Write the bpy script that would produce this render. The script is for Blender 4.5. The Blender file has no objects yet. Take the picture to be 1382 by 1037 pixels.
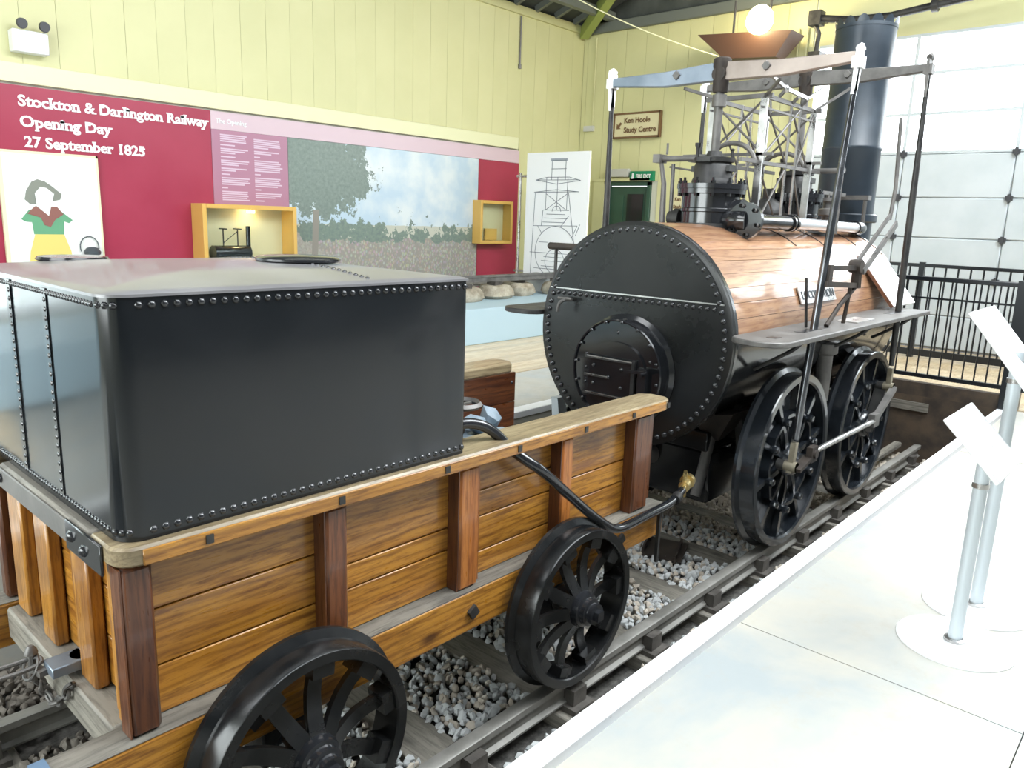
import bpy, bmesh, math, random
from mathutils import Vector, Matrix, Euler
random.seed(7)
D=bpy.data; S=bpy.context.scene; COL=S.collection
PI=math.pi
# ---------------------------------------------------------------- camera
cam=D.cameras.new('camera'); co=D.objects.new('camera',cam); COL.objects.link(co)
cam.sensor_width=36; cam.lens=36*1036/1382; cam.clip_start=.05; cam.clip_end=200
yaw,pit,rol=[math.radians(a) for a in (41.975,12.146,1.987)]
fw=Vector((math.cos(yaw)*math.cos(pit),math.sin(yaw)*math.cos(pit),-math.sin(pit)))
rt=Vector((math.sin(yaw),-math.cos(yaw),0)); up=rt.cross(fw)
r2=rt*math.cos(rol)+up*math.sin(rol); u2=up*math.cos(rol)-rt*math.sin(rol)
m=Matrix((r2,u2,-fw)).transposed().to_4x4(); m.translation=Vector((-5.11,-2.779,2.183)); co.matrix_world=m
S.camera=co
# ---------------------------------------------------------------- world, light, exposure
S.view_settings.view_transform='Standard'; S.view_settings.look='None'
S.view_settings.gamma=1; S.view_settings.use_curve_mapping=False
S.view_settings.exposure=0.0
W=D.worlds.new('world'); S.world=W; W.use_nodes=True
bg=W.node_tree.nodes['Background']; bg.inputs[0].default_value=(.86,.93,1,1); bg.inputs[1].default_value=3.0
def area(name,loc,rot,sx,sy,power,col=(1,1,1)):
    l=D.lights.new(name,'AREA'); l.shape='RECTANGLE'; l.size=sx; l.size_y=sy; l.energy=power; l.color=col
    o=D.objects.new(name,l); COL.objects.link(o); o.location=loc; o.rotation_euler=rot; return o
def aim(o,t): o.rotation_euler=(Vector(t)-o.location).to_track_quat('-Z','Y').to_euler()
a=area('daylight_skylight_right',(2.0,-3.6,6.6),(0,0,0),7,3.0,600,(.93,.97,1)); aim(a,(1.5,-1.0,0))
a=area('daylight_skylight_rear',(-6.0,1.5,6.6),(0,0,0),3.0,5,300,(.95,.98,1)); aim(a,(-3.5,3.5,1.5))
a=area('daylight_window_rear',(-9.3,1.0,2.6),(0,0,0),5,2.6,330,(.95,1,1)); aim(a,(0,3.5,2.2))
a=area('daylight_skylight_left',(1.0,4.0,6.9),(0,0,0),6,1.2,60,(.98,1,.9)); aim(a,(1.0,5.5,0))
# ---------------------------------------------------------------- mesh helpers
class MB:
    def __init__(s): s.v=[];s.f=[];s.sm=[]
    def add(s,v,f,sm=False):
        n=len(s.v); s.v+=[tuple(p) for p in v]; s.f+=[tuple(i+n for i in q) for q in f]; s.sm+=[sm]*len(f); return s
    def box(s,x0,x1,y0,y1,z0,z1):
        v=[(x,y,z) for x in(x0,x1) for y in(y0,y1) for z in(z0,z1)]
        return s.add(v,[(0,1,3,2),(4,6,7,5),(0,4,5,1),(2,3,7,6),(0,2,6,4),(1,5,7,3)])
    def hexa(s,a,b): # two quads
        return s.add(list(a)+list(b),[(3,2,1,0),(4,5,6,7)]+[(i,(i+1)%4,4+(i+1)%4,4+i) for i in range(4)])
    def obox(s,c,ax,ay,az): # oriented: centre + half vectors
        c,ax,ay,az=[Vector(t) for t in(c,ax,ay,az)]
        return s.hexa([c-ax-ay-az,c+ax-ay-az,c+ax+ay-az,c-ax+ay-az],[c-ax-ay+az,c+ax-ay+az,c+ax+ay+az,c-ax+ay+az])
    def bar(s,p,q,w,h,up=(0,0,1)):
        p,q=Vector(p),Vector(q); d=(q-p); L=d.length; d.normalize(); u=Vector(up)
        if abs(d.dot(u))>.98: u=Vector((1,0,0))
        a=d.cross(u).normalized(); b=a.cross(d)
        return s.obox((p+q)/2,d*L/2,a*w/2,b*h/2)
    def tube(s,pts,r,n=10,cap=True,ry=None):
        P=[Vector(p) for p in pts]; R=r if isinstance(r,(list,tuple)) else [r]*len(P)
        v=[];k=len(P); prev=None
        for i,p in enumerate(P):
            d=(P[min(i+1,k-1)]-P[max(i-1,0)]).normalized()
            if prev is None:
                u=Vector((0,0,1)) if abs(d.z)<.9 else Vector((1,0,0)); a=d.cross(u).normalized()
            else: a=(prev-d*prev.dot(d)).normalized()
            prev=a; b=d.cross(a)
            for j in range(n):
                t=2*PI*j/n; v.append(p+(a*math.cos(t)+b*math.sin(t))*R[i])
        f=[(i*n+j,i*n+(j+1)%n,(i+1)*n+(j+1)%n,(i+1)*n+j) for i in range(k-1) for j in range(n)]
        s.add(v,f,True)
        if cap: s.add(v[:n],[tuple(range(n))[::-1]]); s.add(v[-n:],[tuple(range(n))])
        return s
    def lathe(s,prof,axis='Z',c=(0,0,0),n=32,sm=True,close=False):
        # prof: (radius, along)
        v=[];k=len(prof)
        for (r,h) in prof:
            for j in range(n):
                t=2*PI*j/n; a,b=r*math.cos(t),r*math.sin(t)
                p={'Z':(a,b,h),'Y':(a,h,b),'X':(h,a,b)}[axis]; v.append((p[0]+c[0],p[1]+c[1],p[2]+c[2]))
        R=range(k if close else k-1)
        f=[(i*n+j,i*n+(j+1)%n,((i+1)%k)*n+(j+1)%n,((i+1)%k)*n+j) for i in R for j in range(n)]
        return s.add(v,f,sm)
    def dome(s,c,nrm,r,n=6,h=.7):
        c=Vector(c);d=Vector(nrm).normalized();u=Vector((0,0,1)) if abs(d.z)<.9 else Vector((1,0,0));a=d.cross(u).normalized();b=d.cross(a);v=[]
        for rr,hh in((1,0),(.8,.55*h),(.35,.95*h)):
            for j in range(n):
                t=2*PI*j/n; v.append(c+(a*math.cos(t)+b*math.sin(t))*r*rr+d*r*hh)
        f=[(i*n+j,i*n+(j+1)%n,(i+1)*n+(j+1)%n,(i+1)*n+j) for i in range(2) for j in range(n)]+[tuple(range(2*n,3*n))]
        return s.add(v,f,True)
    def prism(s,poly,d): # poly 3D points, extrude by d
        P=[Vector(p) for p in poly];Q=[p+Vector(d) for p in P];n=len(P)
        return s.add(P+Q,[tuple(range(n))[::-1],tuple(range(n,2*n))]+[(i,(i+1)%n,n+(i+1)%n,n+i) for i in range(n)])
    def mesh(s,name):
        me=D.meshes.new(name); me.from_pydata(s.v,[],s.f); me.polygons.foreach_set('use_smooth',s.sm)
        bm=bmesh.new(); bm.from_mesh(me); bmesh.ops.recalc_face_normals(bm,faces=bm.faces); bm.to_mesh(me); bm.free(); return me
def sharpen(me,ang=40):
    try: me.set_sharp_from_angle(angle=math.radians(ang))
    except Exception: pass
def tag(o,label=None,cat=None,group=None,kind=None):
    if label:o['label']=label
    if cat:o['category']=cat
    if group:o['group']=group
    if kind:o['kind']=kind
    return o
def obj(name,mb,mat,parent=None,label=None,cat=None,group=None,kind=None,bev=0,loc=None):
    me=mb if isinstance(mb,bpy.types.Mesh) else mb.mesh(name)
    if mat and not me.materials: me.materials.append(mat)
    sharpen(me)
    o=D.objects.new(name,me); COL.objects.link(o)
    if parent:
        o.parent=parent
        if loc is None:
            # mesh in world coordinates: undo parents' offset
            p=Vector((0,0,0)); q=parent
            while q: p+=q.location; q=q.parent
            o.location=-p
    if loc is not None: o.location=loc
    if bev:
        b=o.modifiers.new('bevel','BEVEL'); b.width=bev; b.segments=1; b.limit_method='ANGLE'
    return tag(o,label,cat,group,kind)
def thing(name,label,cat,loc=(0,0,0),group=None,kind=None):
    o=D.objects.new(name,None); o.empty_display_size=.1; COL.objects.link(o); o.location=loc
    return tag(o,label,cat,group,kind)
def B(*a): return MB().box(*a)
def text_mesh(name,txt,size,mat,ext=.002,off=0.0,align='LEFT',spacing=1.0):
    c=D.curves.new(name,'FONT'); c.body=txt; c.size=size; c.extrude=ext; c.offset=off; c.align_x=align; c.space_character=spacing; c.resolution_u=3
    t=D.objects.new('tmp',c); me=D.meshes.new_from_object(t); D.objects.remove(t); D.curves.remove(c)
    me.name=name; me.materials.clear(); me.materials.append(mat); return me
# ---------------------------------------------------------------- materials
def mat(name,col,rough=.5,metal=0,spec=.5,coat=0,emis=None,es=1):
    m=D.materials.new(name); m.use_nodes=True; b=m.node_tree.nodes['Principled BSDF']
    b.inputs['Base Color'].default_value=(*col,1); b.inputs['Roughness'].default_value=rough; b.inputs['Metallic'].default_value=metal
    b.inputs['Specular IOR Level'].default_value=spec; b.inputs['Coat Weight'].default_value=coat; b.inputs['Coat Roughness'].default_value=.08
    if emis: b.inputs['Emission Color'].default_value=(*emis,1); b.inputs['Emission Strength'].default_value=es
    return m
class N:
    def __init__(s,m): s.t=m.node_tree; s.b=s.t.nodes['Principled BSDF']
    def n(s,typ,**k):
        q=s.t.nodes.new(typ)
        for a,v in k.items():
            if a in q.inputs.keys() if hasattr(q.inputs,'keys') else False: q.inputs[a].default_value=v
            else: setattr(q,a,v)
        return q
    def l(s,a,b): s.t.links.new(a,b)
    def coord(s,scale=(1,1,1),kind='Object',rnd=False,loc=(0,0,0)):
        c=s.n('ShaderNodeTexCoord'); m=s.n('ShaderNodeMapping'); m.inputs['Scale'].default_value=scale; m.inputs['Location'].default_value=loc
        o=c.outputs[kind]
        if rnd:
            i=s.n('ShaderNodeObjectInfo'); w=s.n('ShaderNodeMath',operation='MULTIPLY'); w.inputs[1].default_value=37; s.l(i.outputs['Random'],w.inputs[0])
            a=s.n('ShaderNodeVectorMath',operation='ADD'); s.l(o,a.inputs[0]); s.l(w.outputs[0],a.inputs[1]); o=a.outputs[0]
        s.l(o,m.inputs['Vector']); return m.outputs[0]
    def noise(s,vec,sc,det=4,ro=.55,dist=0):
        q=s.n('ShaderNodeTexNoise'); q.inputs['Scale'].default_value=sc; q.inputs['Detail'].default_value=det; q.inputs['Roughness'].default_value=ro; q.inputs['Distortion'].default_value=dist
        s.l(vec,q.inputs['Vector']); return q.outputs[0]
    def ramp(s,fac,stops,interp='LINEAR'):
        q=s.n('ShaderNodeValToRGB'); e=q.color_ramp.elements; q.color_ramp.interpolation=interp
        while len(e)<len(stops): e.new(.5)
        for i,(p,c) in enumerate(stops):
            e[i].position=p; e[i].color=(*c,1) if len(c)==3 else c
        s.l(fac,q.inputs[0]); return q.outputs[0]
    def mix(s,f,a,b,mode='MIX'):
        q=s.n('ShaderNodeMix',data_type='RGBA',blend_type=mode)
        for i,x in((0,f),(6,a),(7,b)):
            if isinstance(x,(int,float)): q.inputs[i].default_value=x
            elif isinstance(x,tuple): q.inputs[i].default_value=(*x,1)
            else: s.l(x,q.inputs[i])
        return q.outputs[2]
    def bump(s,h,st,dist=.01):
        q=s.n('ShaderNodeBump'); q.inputs['Strength'].default_value=st; q.inputs['Distance'].default_value=dist; s.l(h,q.inputs['Height']); s.l(q.outputs[0],s.b.inputs['Normal'])
    def col(s,c): s.l(c,s.b.inputs['Base Color'])
    def rough(s,c): s.l(c,s.b.inputs['Roughness'])
def mottled(name,c1,c2,sc=6,rough=(.4,.6),metal=0,bump=.1,spec=.5,det=5,bsc=None,lo=.35,hi=.65,dist=.005,coat=0):
    m=mat(name,c1,.5,metal,spec,coat); n=N(m); v=n.coord(rnd=True); f=n.noise(v,sc,det)
    n.col(n.ramp(f,[(lo,c1),(hi,c2)])); n.rough(n.ramp(f,[(.3,(rough[0],)*3),(.7,(rough[1],)*3)]))
    if bump: n.bump(n.noise(v,bsc or sc*6,3),bump,dist)
    return m
def wood(name,stops,axis='X',rough=(.25,.4),knots=True,coat=.35,gs=1.0,bump=.15,tint=.25):
    m=mat(name,stops[0],.3,0,.5,coat); n=N(m)
    L={'X':(.9,9,9),'Y':(9,.9,9),'Z':(9,9,.9)}[axis]; L=tuple(a*gs for a in L)
    v=n.coord(L,rnd=True)
    big=n.noise(v,.9,3,.5,.6); fine=n.noise(v,7,6,.65,.3)
    w=n.n('ShaderNodeTexWave',wave_type='BANDS',bands_direction={'X':'Z','Y':'Z','Z':'X'}[axis]); w.inputs['Scale'].default_value=.9; w.inputs['Distortion'].default_value=16; w.inputs['Detail'].default_value=4; w.inputs['Detail Scale'].default_value=.45; w.inputs['Detail Roughness'].default_value=.6
    n.l(v,w.inputs['Vector'])
    base=n.ramp(big,[(.3,stops[0]),(.55,stops[1]),(.75,stops[0])])
    c=n.mix(n.ramp(w.outputs['Fac'],[(.0,(0,0,0)),(.75,(.10,)*3),(1,(.50,)*3)]),base,stops[2])
    c=n.mix(n.ramp(fine,[(.47,(0,0,0)),(.66,(.8,)*3)]),c,stops[2])
    if knots:
        k=n.n('ShaderNodeTexVoronoi'); k.inputs['Scale'].default_value=.55; kv=n.coord({'X':(3,7,7),'Y':(7,3,7),'Z':(7,7,3)}[axis],rnd=True); n.l(kv,k.inputs['Vector'])
        c=n.mix(n.ramp(k.outputs['Distance'],[(.05,(.9,)*3),(.13,(0,0,0))]),c,stops[3])
        blot=n.noise(n.coord((1,1,1),rnd=True),3.2,4); c=n.mix(n.ramp(blot,[(.52,(0,0,0)),(.75,(.55,)*3)]),c,stops[3])
    i=n.n('ShaderNodeObjectInfo'); t=n.ramp(i.outputs['Random'],[(0,(1-tint,)*3),(1,(1,)*3)]); c=n.mix(1.0,c,t,'MULTIPLY')
    n.col(c); n.rough(n.ramp(fine,[(.3,(rough[0],)*3),(.7,(rough[1],)*3)])); n.bump(fine,bump,.004)
    return m
HON=[(.42,.165,.022),(.58,.27,.042),(.17,.055,.010),(.07,.022,.008)]
RED=[(.115,.034,.013),(.20,.07,.025),(.05,.014,.007),(.03,.01,.006)]
OLD=[(.30,.225,.125),(.40,.32,.19),(.17,.12,.065),(.09,.06,.035)]
PINE=[(.72,.55,.33),(.80,.66,.44),(.55,.38,.2),(.4,.26,.14)]
GREYW=[(.20,.185,.155),(.28,.26,.22),(.11,.10,.085),(.06,.055,.05)]
M={}
M['honey']=wood('honey varnished timber',HON,'X'); M['honeyZ']=wood('honey varnished timber upright',HON,'Z'); M['honeyY']=wood('honey varnished timber across',HON,'Y')
M['honeyred']=wood('orange varnished timber upright',[(.42,.13,.025),(.5,.19,.045),(.2,.055,.012),(.07,.02,.01)],'Z',knots=False)
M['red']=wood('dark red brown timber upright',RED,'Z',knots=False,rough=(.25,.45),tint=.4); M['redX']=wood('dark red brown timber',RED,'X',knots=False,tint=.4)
M['old']=wood('worn grey brown timber',OLD,'X',rough=(.35,.5),coat=.2,gs=1.4,bump=.3); M['greyw']=wood('grey weathered timber',GREYW,'Y',rough=(.5,.7),coat=0); M['greywX']=wood('grey weathered timber lengthwise',GREYW,'X',rough=(.5,.7),coat=0)
M['pine']=wood('pale pine floor',PINE,'X',rough=(.3,.45),knots=False)
M['lag']=wood('varnished lagging timber',[(.38,.19,.095),(.50,.29,.16),(.24,.10,.05),(.13,.05,.02)],'X',rough=(.3,.4),coat=.6,gs=.8,knots=False,bump=.03,tint=.25)
M['yellowoak']=mat('golden oak frame',(.66,.40,.10),.35)
M['black']=mottled('gloss black paint',(.010,.011,.013),(.017,.018,.021),3,(.12,.2),0,.03,.6,bsc=14,coat=.3)
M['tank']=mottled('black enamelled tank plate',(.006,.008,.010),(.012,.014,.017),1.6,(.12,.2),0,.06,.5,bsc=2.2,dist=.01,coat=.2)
M['tanktop']=mottled('black tank top with painted reflection',(.14,.135,.145),(.22,.215,.225),1.6,(.34,.42),0,.04,.9,bsc=3,coat=.4)  # pale tone paints the wall's reflection onto the black top
M['rivet']=mat('black rivet heads',(.02,.021,.024),.16,0,.8)
M['head']=mottled('satin black boiler plate',(.008,.009,.009),(.016,.016,.016),2.5,(.24,.32),0,.02,.35,bsc=12)
M['iron']=mottled('dark worn iron',(.028,.028,.029),(.06,.058,.055),9,(.35,.55),.35,.15)
M['rust']=mottled('brown greasy iron',(.022,.017,.015),(.055,.042,.033),7,(.5,.7),.2,.2)
M['greyiron']=mottled('grey brown cast iron',(.12,.115,.11),(.2,.19,.18),8,(.4,.6),.4,.15)
M['steel']=mottled('bright worked steel',(.42,.41,.40),(.62,.61,.6),9,(.22,.4),.9,.05)
M['darksteel']=mottled('dark polished steel rod',(.10,.105,.115),(.2,.205,.22),7,(.16,.28),.9,.03)
M['brownsteel']=mottled('brown tinged steel beam',(.30,.25,.22),(.45,.38,.34),3,(.35,.5),.55,.06)
M['bluesteel']=mottled('blue grey steel beam',(.20,.25,.31),(.30,.35,.42),3,(.3,.45),.55,.06)
M['chimney']=mottled('blue black chimney plate',(.020,.028,.038),(.04,.055,.072),2.2,(.28,.4),.1,.08,.6)
M['white']=mat('white gloss paint',(.82,.83,.84),.35)
M['panelwhite']=mat('white display panel',(.84,.85,.86),.4)
M['polegrey']=mat('pale grey metal pole',(.60,.66,.70),.35,.2)
M['brass']=mottled('polished brass',(.62,.44,.16),(.75,.6,.3),8,(.2,.35),.9,.05)
M['copper']=mat('copper pipe',(.62,.3,.15),.28,.9)
M['rail']=mottled('rail steel worn top',(.16,.155,.14),(.27,.26,.24),5,(.4,.6),.3,.2)
M['railside']=mottled('dirty rail chair iron',(.045,.04,.035),(.10,.09,.08),10,(.55,.75),.1,.3)
M['stone']=mottled('grey ballast stone',(.36,.37,.37),(.60,.62,.62),5,(.7,.9),0,.3,.3,lo=.3,hi=.7)
M['stonew']=mottled('warm grey ballast stone',(.40,.35,.29),(.62,.56,.48),5,(.7,.9),0,.3,.3)
M['stoned']=mottled('dirty shaded ballast stone',(.07,.06,.05),(.19,.17,.145),5,(.7,.9),0,.3,.3)  # dirt and the unlit ground by the wagon both put into this tone
M['bed']=mottled('dark ballast bed',(.05,.048,.045),(.13,.125,.115),30,(.8,.95),0,.4,.2)
M['coal']=mottled('blue grey coal',(.13,.18,.22),(.28,.34,.40),7,(.35,.6),0,.3,.5)
M['rock']=mottled('rough sandstone block',(.26,.22,.16),(.5,.45,.36),7,(.8,.95),0,.6,.2,dist=.02)
M['blueplinth']=mat('pale blue painted plinth',(.42,.56,.64),.45)
M['cladL']=mottled('pale yellow green cladding',(.60,.585,.32),(.64,.62,.35),1.2,(.42,.5),0,.03,.4)
M['cream']=mat('cream painted rail',(.74,.73,.47),.45)
M['crimson']=mottled('crimson display panel',(.33,.025,.06),(.36,.03,.068),2,(.32,.4),0,0,.5)
M['pinkband']=mat('pale pink band',(.62,.47,.52),.35); M['mauve']=mat('mauve text panel',(.40,.19,.27),.35); M['lilac']=mat('pale lilac print',(.62,.48,.58),.4)
M['dkgrey']=mottled('dark grey roof boarding',(.055,.062,.058),(.10,.108,.10),2,(.6,.8),0,.1,.3)
M['beamgrey']=mat('grey painted roof timber',(.15,.165,.15),.6); M['green']=mat('yellow green painted beam',(.30,.36,.10),.5)
M['dgreen']=mottled('dark green door paint',(.025,.075,.05),(.035,.095,.062),3,(.35,.45),0,.02)
M['dglass']=mat('dark door glass',(.02,.03,.028),.08)
M['exitgreen']=mat('green exit sign',(.0,.22,.10),.4); M['ltgrey']=mat('light grey plastic',(.55,.55,.53),.45)
M['signcream']=mat('cream sign board',(.66,.60,.38),.5); M['signbrown']=mat('brown sign lettering',(.16,.085,.04),.5)
M['ink']=mat('dark drawing ink',(.13,.15,.18),.6); M['inklt']=mat('light drawing ink',(.33,.36,.40),.6)
M['brownhood']=mat('brown flared hood',(.085,.04,.025),.5)
M['fence']=mat('black painted fence steel',(.012,.014,.017),.3,.2)
M['doorpanel']=mottled('pale grey door panel',(.50,.55,.57),(.57,.61,.63),2,(.35,.45),0,.05)
M['hinge']=mat('dark hinge',(.06,.06,.065),.5,.4)
M['tarp']=mat('tan',(.5,.42,.3),.7)
M['glass']=mat('showcase glass',(.9,.95,.93),.03); gb=M['glass'].node_tree.nodes['Principled BSDF']; gb.inputs['Transmission Weight'].default_value=1; gb.inputs['IOR'].default_value=1.05
M['darkpit']=mottled('dark stained timber',(.03,.022,.017),(.08,.055,.035),6,(.6,.8),0,.2)
M['wallplain']=mat('pale plaster wall',(.60,.60,.50),.6)
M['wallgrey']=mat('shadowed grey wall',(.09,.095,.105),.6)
M['lampglow']=mat('glowing lamp glass',(1,.9,.6),.3,emis=(1,.86,.5),es=40)
M['skyglow']=mat('skylight glazing daylight',(.9,.95,1),.3,emis=(.9,.96,1),es=6.0)
M['windowglow']=mat('rear and added window glow',(.9,.95,1),.3,emis=(.82,.95,.93),es=2.3)
M['posterwhite']=mat('white poster board',(.80,.80,.76),.4)
M['pgreen']=mat('printed green',(.12,.33,.18),.5);M['pyellow']=mat('printed yellow',(.72,.58,.16),.5);M['pbrown']=mat('printed brown red',(.25,.10,.08),.5);M['pgrey']=mat('printed grey',(.22,.23,.19),.5);M['pdark']=mat('printed dark',(.06,.07,.08),.5)
# concrete
m=mat('pale worn concrete',(.6,.6,.58),.35); n=N(m); v=n.coord(); f=n.noise(v,1.1,5,.6,.4); f2=n.noise(v,9,6,.7)
c=n.ramp(f,[(.3,(.35,.38,.385)),(.5,(.47,.45,.395)),(.7,(.40,.43,.43))]); c=n.mix(n.ramp(f2,[(.55,(0,0,0)),(.75,(.35,)*3)]),c,(.42,.36,.28)); n.col(c); n.rough(n.ramp(f2,[(.3,(.28,)*3),(.7,(.5,)*3)])); n.bump(f2,.12,.004); M['concrete']=m
# white worn edge paint
m=mat('worn white edge paint',(.8,.8,.8),.4); n=N(m); v=n.coord((1,1,1)); f=n.noise(v,26,5,.7); n.col(n.ramp(f,[(.62,(.82,.83,.84)),(.70,(.60,.59,.56))])); n.bump(f,.1,.003); M['edge']=m
# mural: generic landscape print, generated coordinates
def mural_mat():
    m=mat('printed landscape mural',(.5,.6,.7),.35); n=N(m)
    tc=n.n('ShaderNodeTexCoord'); sx=n.n('ShaderNodeSeparateXYZ'); n.l(tc.outputs['Generated'],sx.inputs[0])
    gv=n.coord((3.7,1,2.0),'Generated'); cl=n.noise(gv,1.6,4); warp=n.noise(gv,3.0,5,.7); fine=n.noise(gv,22,4,.7)
    def math_(op,a,b=None,c=None):
        q=n.n('ShaderNodeMath',operation=op)
        for i,x in enumerate((a,b,c)):
            if x is None: continue
            if isinstance(x,(int,float)): q.inputs[i].default_value=x
            else: n.l(x,q.inputs[i])
        return q.outputs[0]
    X,Z=sx.outputs[0],sx.outputs[2]
    sky=n.mix(n.ramp(cl,[(.42,(0,0,0)),(.62,(1,1,1))]),(.44,.58,.70),(.68,.74,.76))
    far=math_('LESS_THAN',math_('ADD',Z,math_('MULTIPLY',warp,.03)),.47); c=n.mix(far,sky,(.50,.50,.40))
    tr=math_('LESS_THAN',math_('SUBTRACT',Z,math_('MULTIPLY',math_('POWER',warp,2.0),.75)),.245); c=n.mix(tr,c,n.ramp(fine,[(.35,(.045,.10,.09)),(.65,(.13,.20,.13))]))
    vo=n.n('ShaderNodeTexVoronoi'); vo.inputs['Scale'].default_value=34; n.l(n.coord((3.4,1,1.3),'Generated'),vo.inputs['Vector'])
    hs=n.mix(.78,vo.outputs['Color'],(.30,.26,.20)); hs=n.mix(n.ramp(vo.outputs['Distance'],[(.3,(0,0,0)),(.6,(.8,)*3)]),hs,(.10,.09,.08)); hs=n.mix(.35,hs,(.40,.34,.27))
    cr=math_('LESS_THAN',math_('ADD',Z,math_('MULTIPLY',warp,.20)),.44); c=n.mix(cr,c,hs)
    fg=math_('LESS_THAN',math_('ADD',Z,math_('ADD',math_('MULTIPLY',X,1.5),math_('MULTIPLY',warp,.3))),.60); c=n.mix(fg,c,n.mix(.45,n.ramp(fine,[(.4,(.30,.27,.22)),(.65,(.50,.46,.39))]),hs))
    # big tree, trunk
    dx=math_('SUBTRACT',X,.11); dz=math_('SUBTRACT',Z,.80)
    d=math_('SQRT',math_('ADD',math_('MULTIPLY',math_('POWER',math_('DIVIDE',dx,.27),2),1.0),math_('POWER',math_('DIVIDE',dz,.30),2)))
    dd=math_('ADD',d,math_('MULTIPLY',math_('SUBTRACT',warp,.5),2.6)); dd=math_('ADD',dd,math_('MULTIPLY',math_('SUBTRACT',fine,.5),.75))
    c=n.mix(math_('LESS_THAN',dd,.98),c,n.ramp(fine,[(.35,(.055,.105,.085)),(.65,(.14,.20,.16))]))
    tx=math_('ABSOLUTE',math_('ADD',math_('SUBTRACT',X,.10),math_('MULTIPLY',Z,-.03))); tk=math_('MULTIPLY',math_('LESS_THAN',tx,.014),math_('LESS_THAN',Z,.55)); c=n.mix(tk,c,(.20,.17,.13))
    c=n.mix(.18,c,(.6,.62,.6)); n.col(c); return m
M['mural']=mural_mat()
# ================================================================ SETTING
def st(name,mb,m,parent=None,**k): return obj(name,mb,m,parent,kind='structure' if parent is None else None,**k)
XE=7.5; YL=7.0
# floors: right platform (visitor side), left platform, crossing floor beyond the pit
def slabs(parent,x0,x1,y0,y1,dx,dy,z,m,name='paving_slab',g=.004,th=.05,stagger=True):
    me=None;r=0;y=y0
    while y<y1-.05:
        yy=min(y+dy,y1); x=x0-(dx/2 if (stagger and r%2) else 0)
        while x<x1-.02:
            a=max(x,x0);b=min(x+dx,x1)
            if b-a>.05: obj(name,B(a+g/2,b-g/2,y+g/2,yy-g/2,z-th,z+random.uniform(-.0012,.0012)),m,parent)
            x+=dx
        y=yy;r+=1
fl=st('floor',B(-10,3.7,-7,-1.395,-.35,.45),M['concrete'])
slabs(fl,-5.0,3.7,-3.6,-1.47,1.9,1.05,.5,M['concrete'])
obj('paving_slab',B(-10,3.7,-7,-3.602,.45,.5),M['concrete'],fl); obj('paving_slab',B(-10,-5.002,-3.6,-1.47,.45,.5),M['concrete'],fl)
obj('white_edge_line',B(-10,3.7,-1.468,-1.385,.44,.502),M['edge'],fl,bev=.006)
fl2=st('floor',B(-10,3.7,1.625,7,-.35,.45),M['concrete'])
slabs(fl2,-5,3.7,1.76,2.82,2.1,1.06,.5,M['concrete']); obj('paving_slab',B(-10,-5.002,1.76,2.82,.45,.5),M['concrete'],fl2)
obj('white_edge_line',B(-10,3.7,1.615,1.758,.44,.502),M['edge'],fl2,bev=.006)
for i in range(12): obj('floorboard',B(-5,3.7,2.824+i*.137,2.824+i*.137+.133,.45,.502),M['pine'],fl2)
obj('paving_slab',B(-5,3.7,4.47,7,.45,.5),M['concrete'],fl2)
fl3=st('floor',B(3.702,10,-7,7,-.35,.45),M['darkpit'])
for i in range(22): obj('floorboard',B(3.75+i*.17,3.75+i*.17+.166,-3.2,4.4,.45,.5),M['pine'],fl3)
obj('paving_slab',B(3.75,10,-7,-3.21,.45,.5),M['concrete'],fl3); obj('paving_slab',B(3.75,10,4.41,7,.45,.5),M['concrete'],fl3)
st('floor',B(-10,3.70,-1.395,1.625,-.45,-.235),M['bed'])
# walls
wl=st('wall_left',B(-10,XE,YL,YL+.15,.5,5.8),M['wallplain'])
x=-3.3;bd=MB().box(0,.3565,0,.022,3.62,5.7).mesh('cladding_board');bd.materials.append(M['cladL'])
bd2=MB().box(0,.3565,0,.022,.5,5.7).mesh('cladding_board');bd2.materials.append(M['cladL'])
while x<7.4:
    o=obj('cladding_board',bd2 if x>5.4 else bd,None,wl,loc=(x,YL-.022-random.uniform(0,.003),0)); x+=.36
st('trim_1',B(-9,5.66,YL-.05,YL-.02,3.42,3.62),M['cream'],bev=.006)
st('trim_2',B(-9,7.5,YL-.07,YL-.02,5.68,5.82),M['cladL'],bev=.006)
we=st('wall_front',B(XE,XE+.15,2.45,7,2.9,5.8),M['wallplain'])
obj('wall_pier',B(XE,XE+.15,2.45,5.3,.5,2.9),M['wallplain'],we); obj('wall_pier',B(XE,XE+.15,6.25,7,.5,2.9),M['wallplain'],we)
obj('wall_lintel',B(XE,XE+.15,-7,2.45,4.97,5.8),M['cladL'],we)
y=2.47
while y<6.95:
    y1=min(y+.44,6.97); z0=2.96 if (y1>5.25 and y<6.25) else .5
    obj('cladding_board',B(XE-.024,XE-.001,y,y1-.006,z0,5.68),M['cladL'],we); y=y1
obj('corner_post',B(XE-.06,XE-.002,2.36,2.52,.5,4.97),M['cladL'],we,bev=.005)
st('trim_3',B(XE-.10,XE-.02,-7,7,5.66,5.84),M['beamgrey'],bev=.008)
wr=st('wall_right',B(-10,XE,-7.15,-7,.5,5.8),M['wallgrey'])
wb=st('wall_rear',MB().box(-10.15,-10,-7,7,-.4,1.2).box(-10.15,-10,-7,7,4.4,5.8).box(-10.15,-10,-7,-2.5,1.2,4.4).box(-10.15,-10,4.6,7,1.2,4.4),M['wallplain'])
w1=st('window_1',MB().box(-10.12,-10.02,-2.5,4.6,1.2,1.3).box(-10.12,-10.02,-2.5,4.6,4.3,4.4),M['white'])
for i in range(4): obj('pane',B(-10.08,-10.06,-2.5+i*1.775+.03,-2.5+(i+1)*1.775-.03,1.3,4.3),M['windowglow'],w1)
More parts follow.
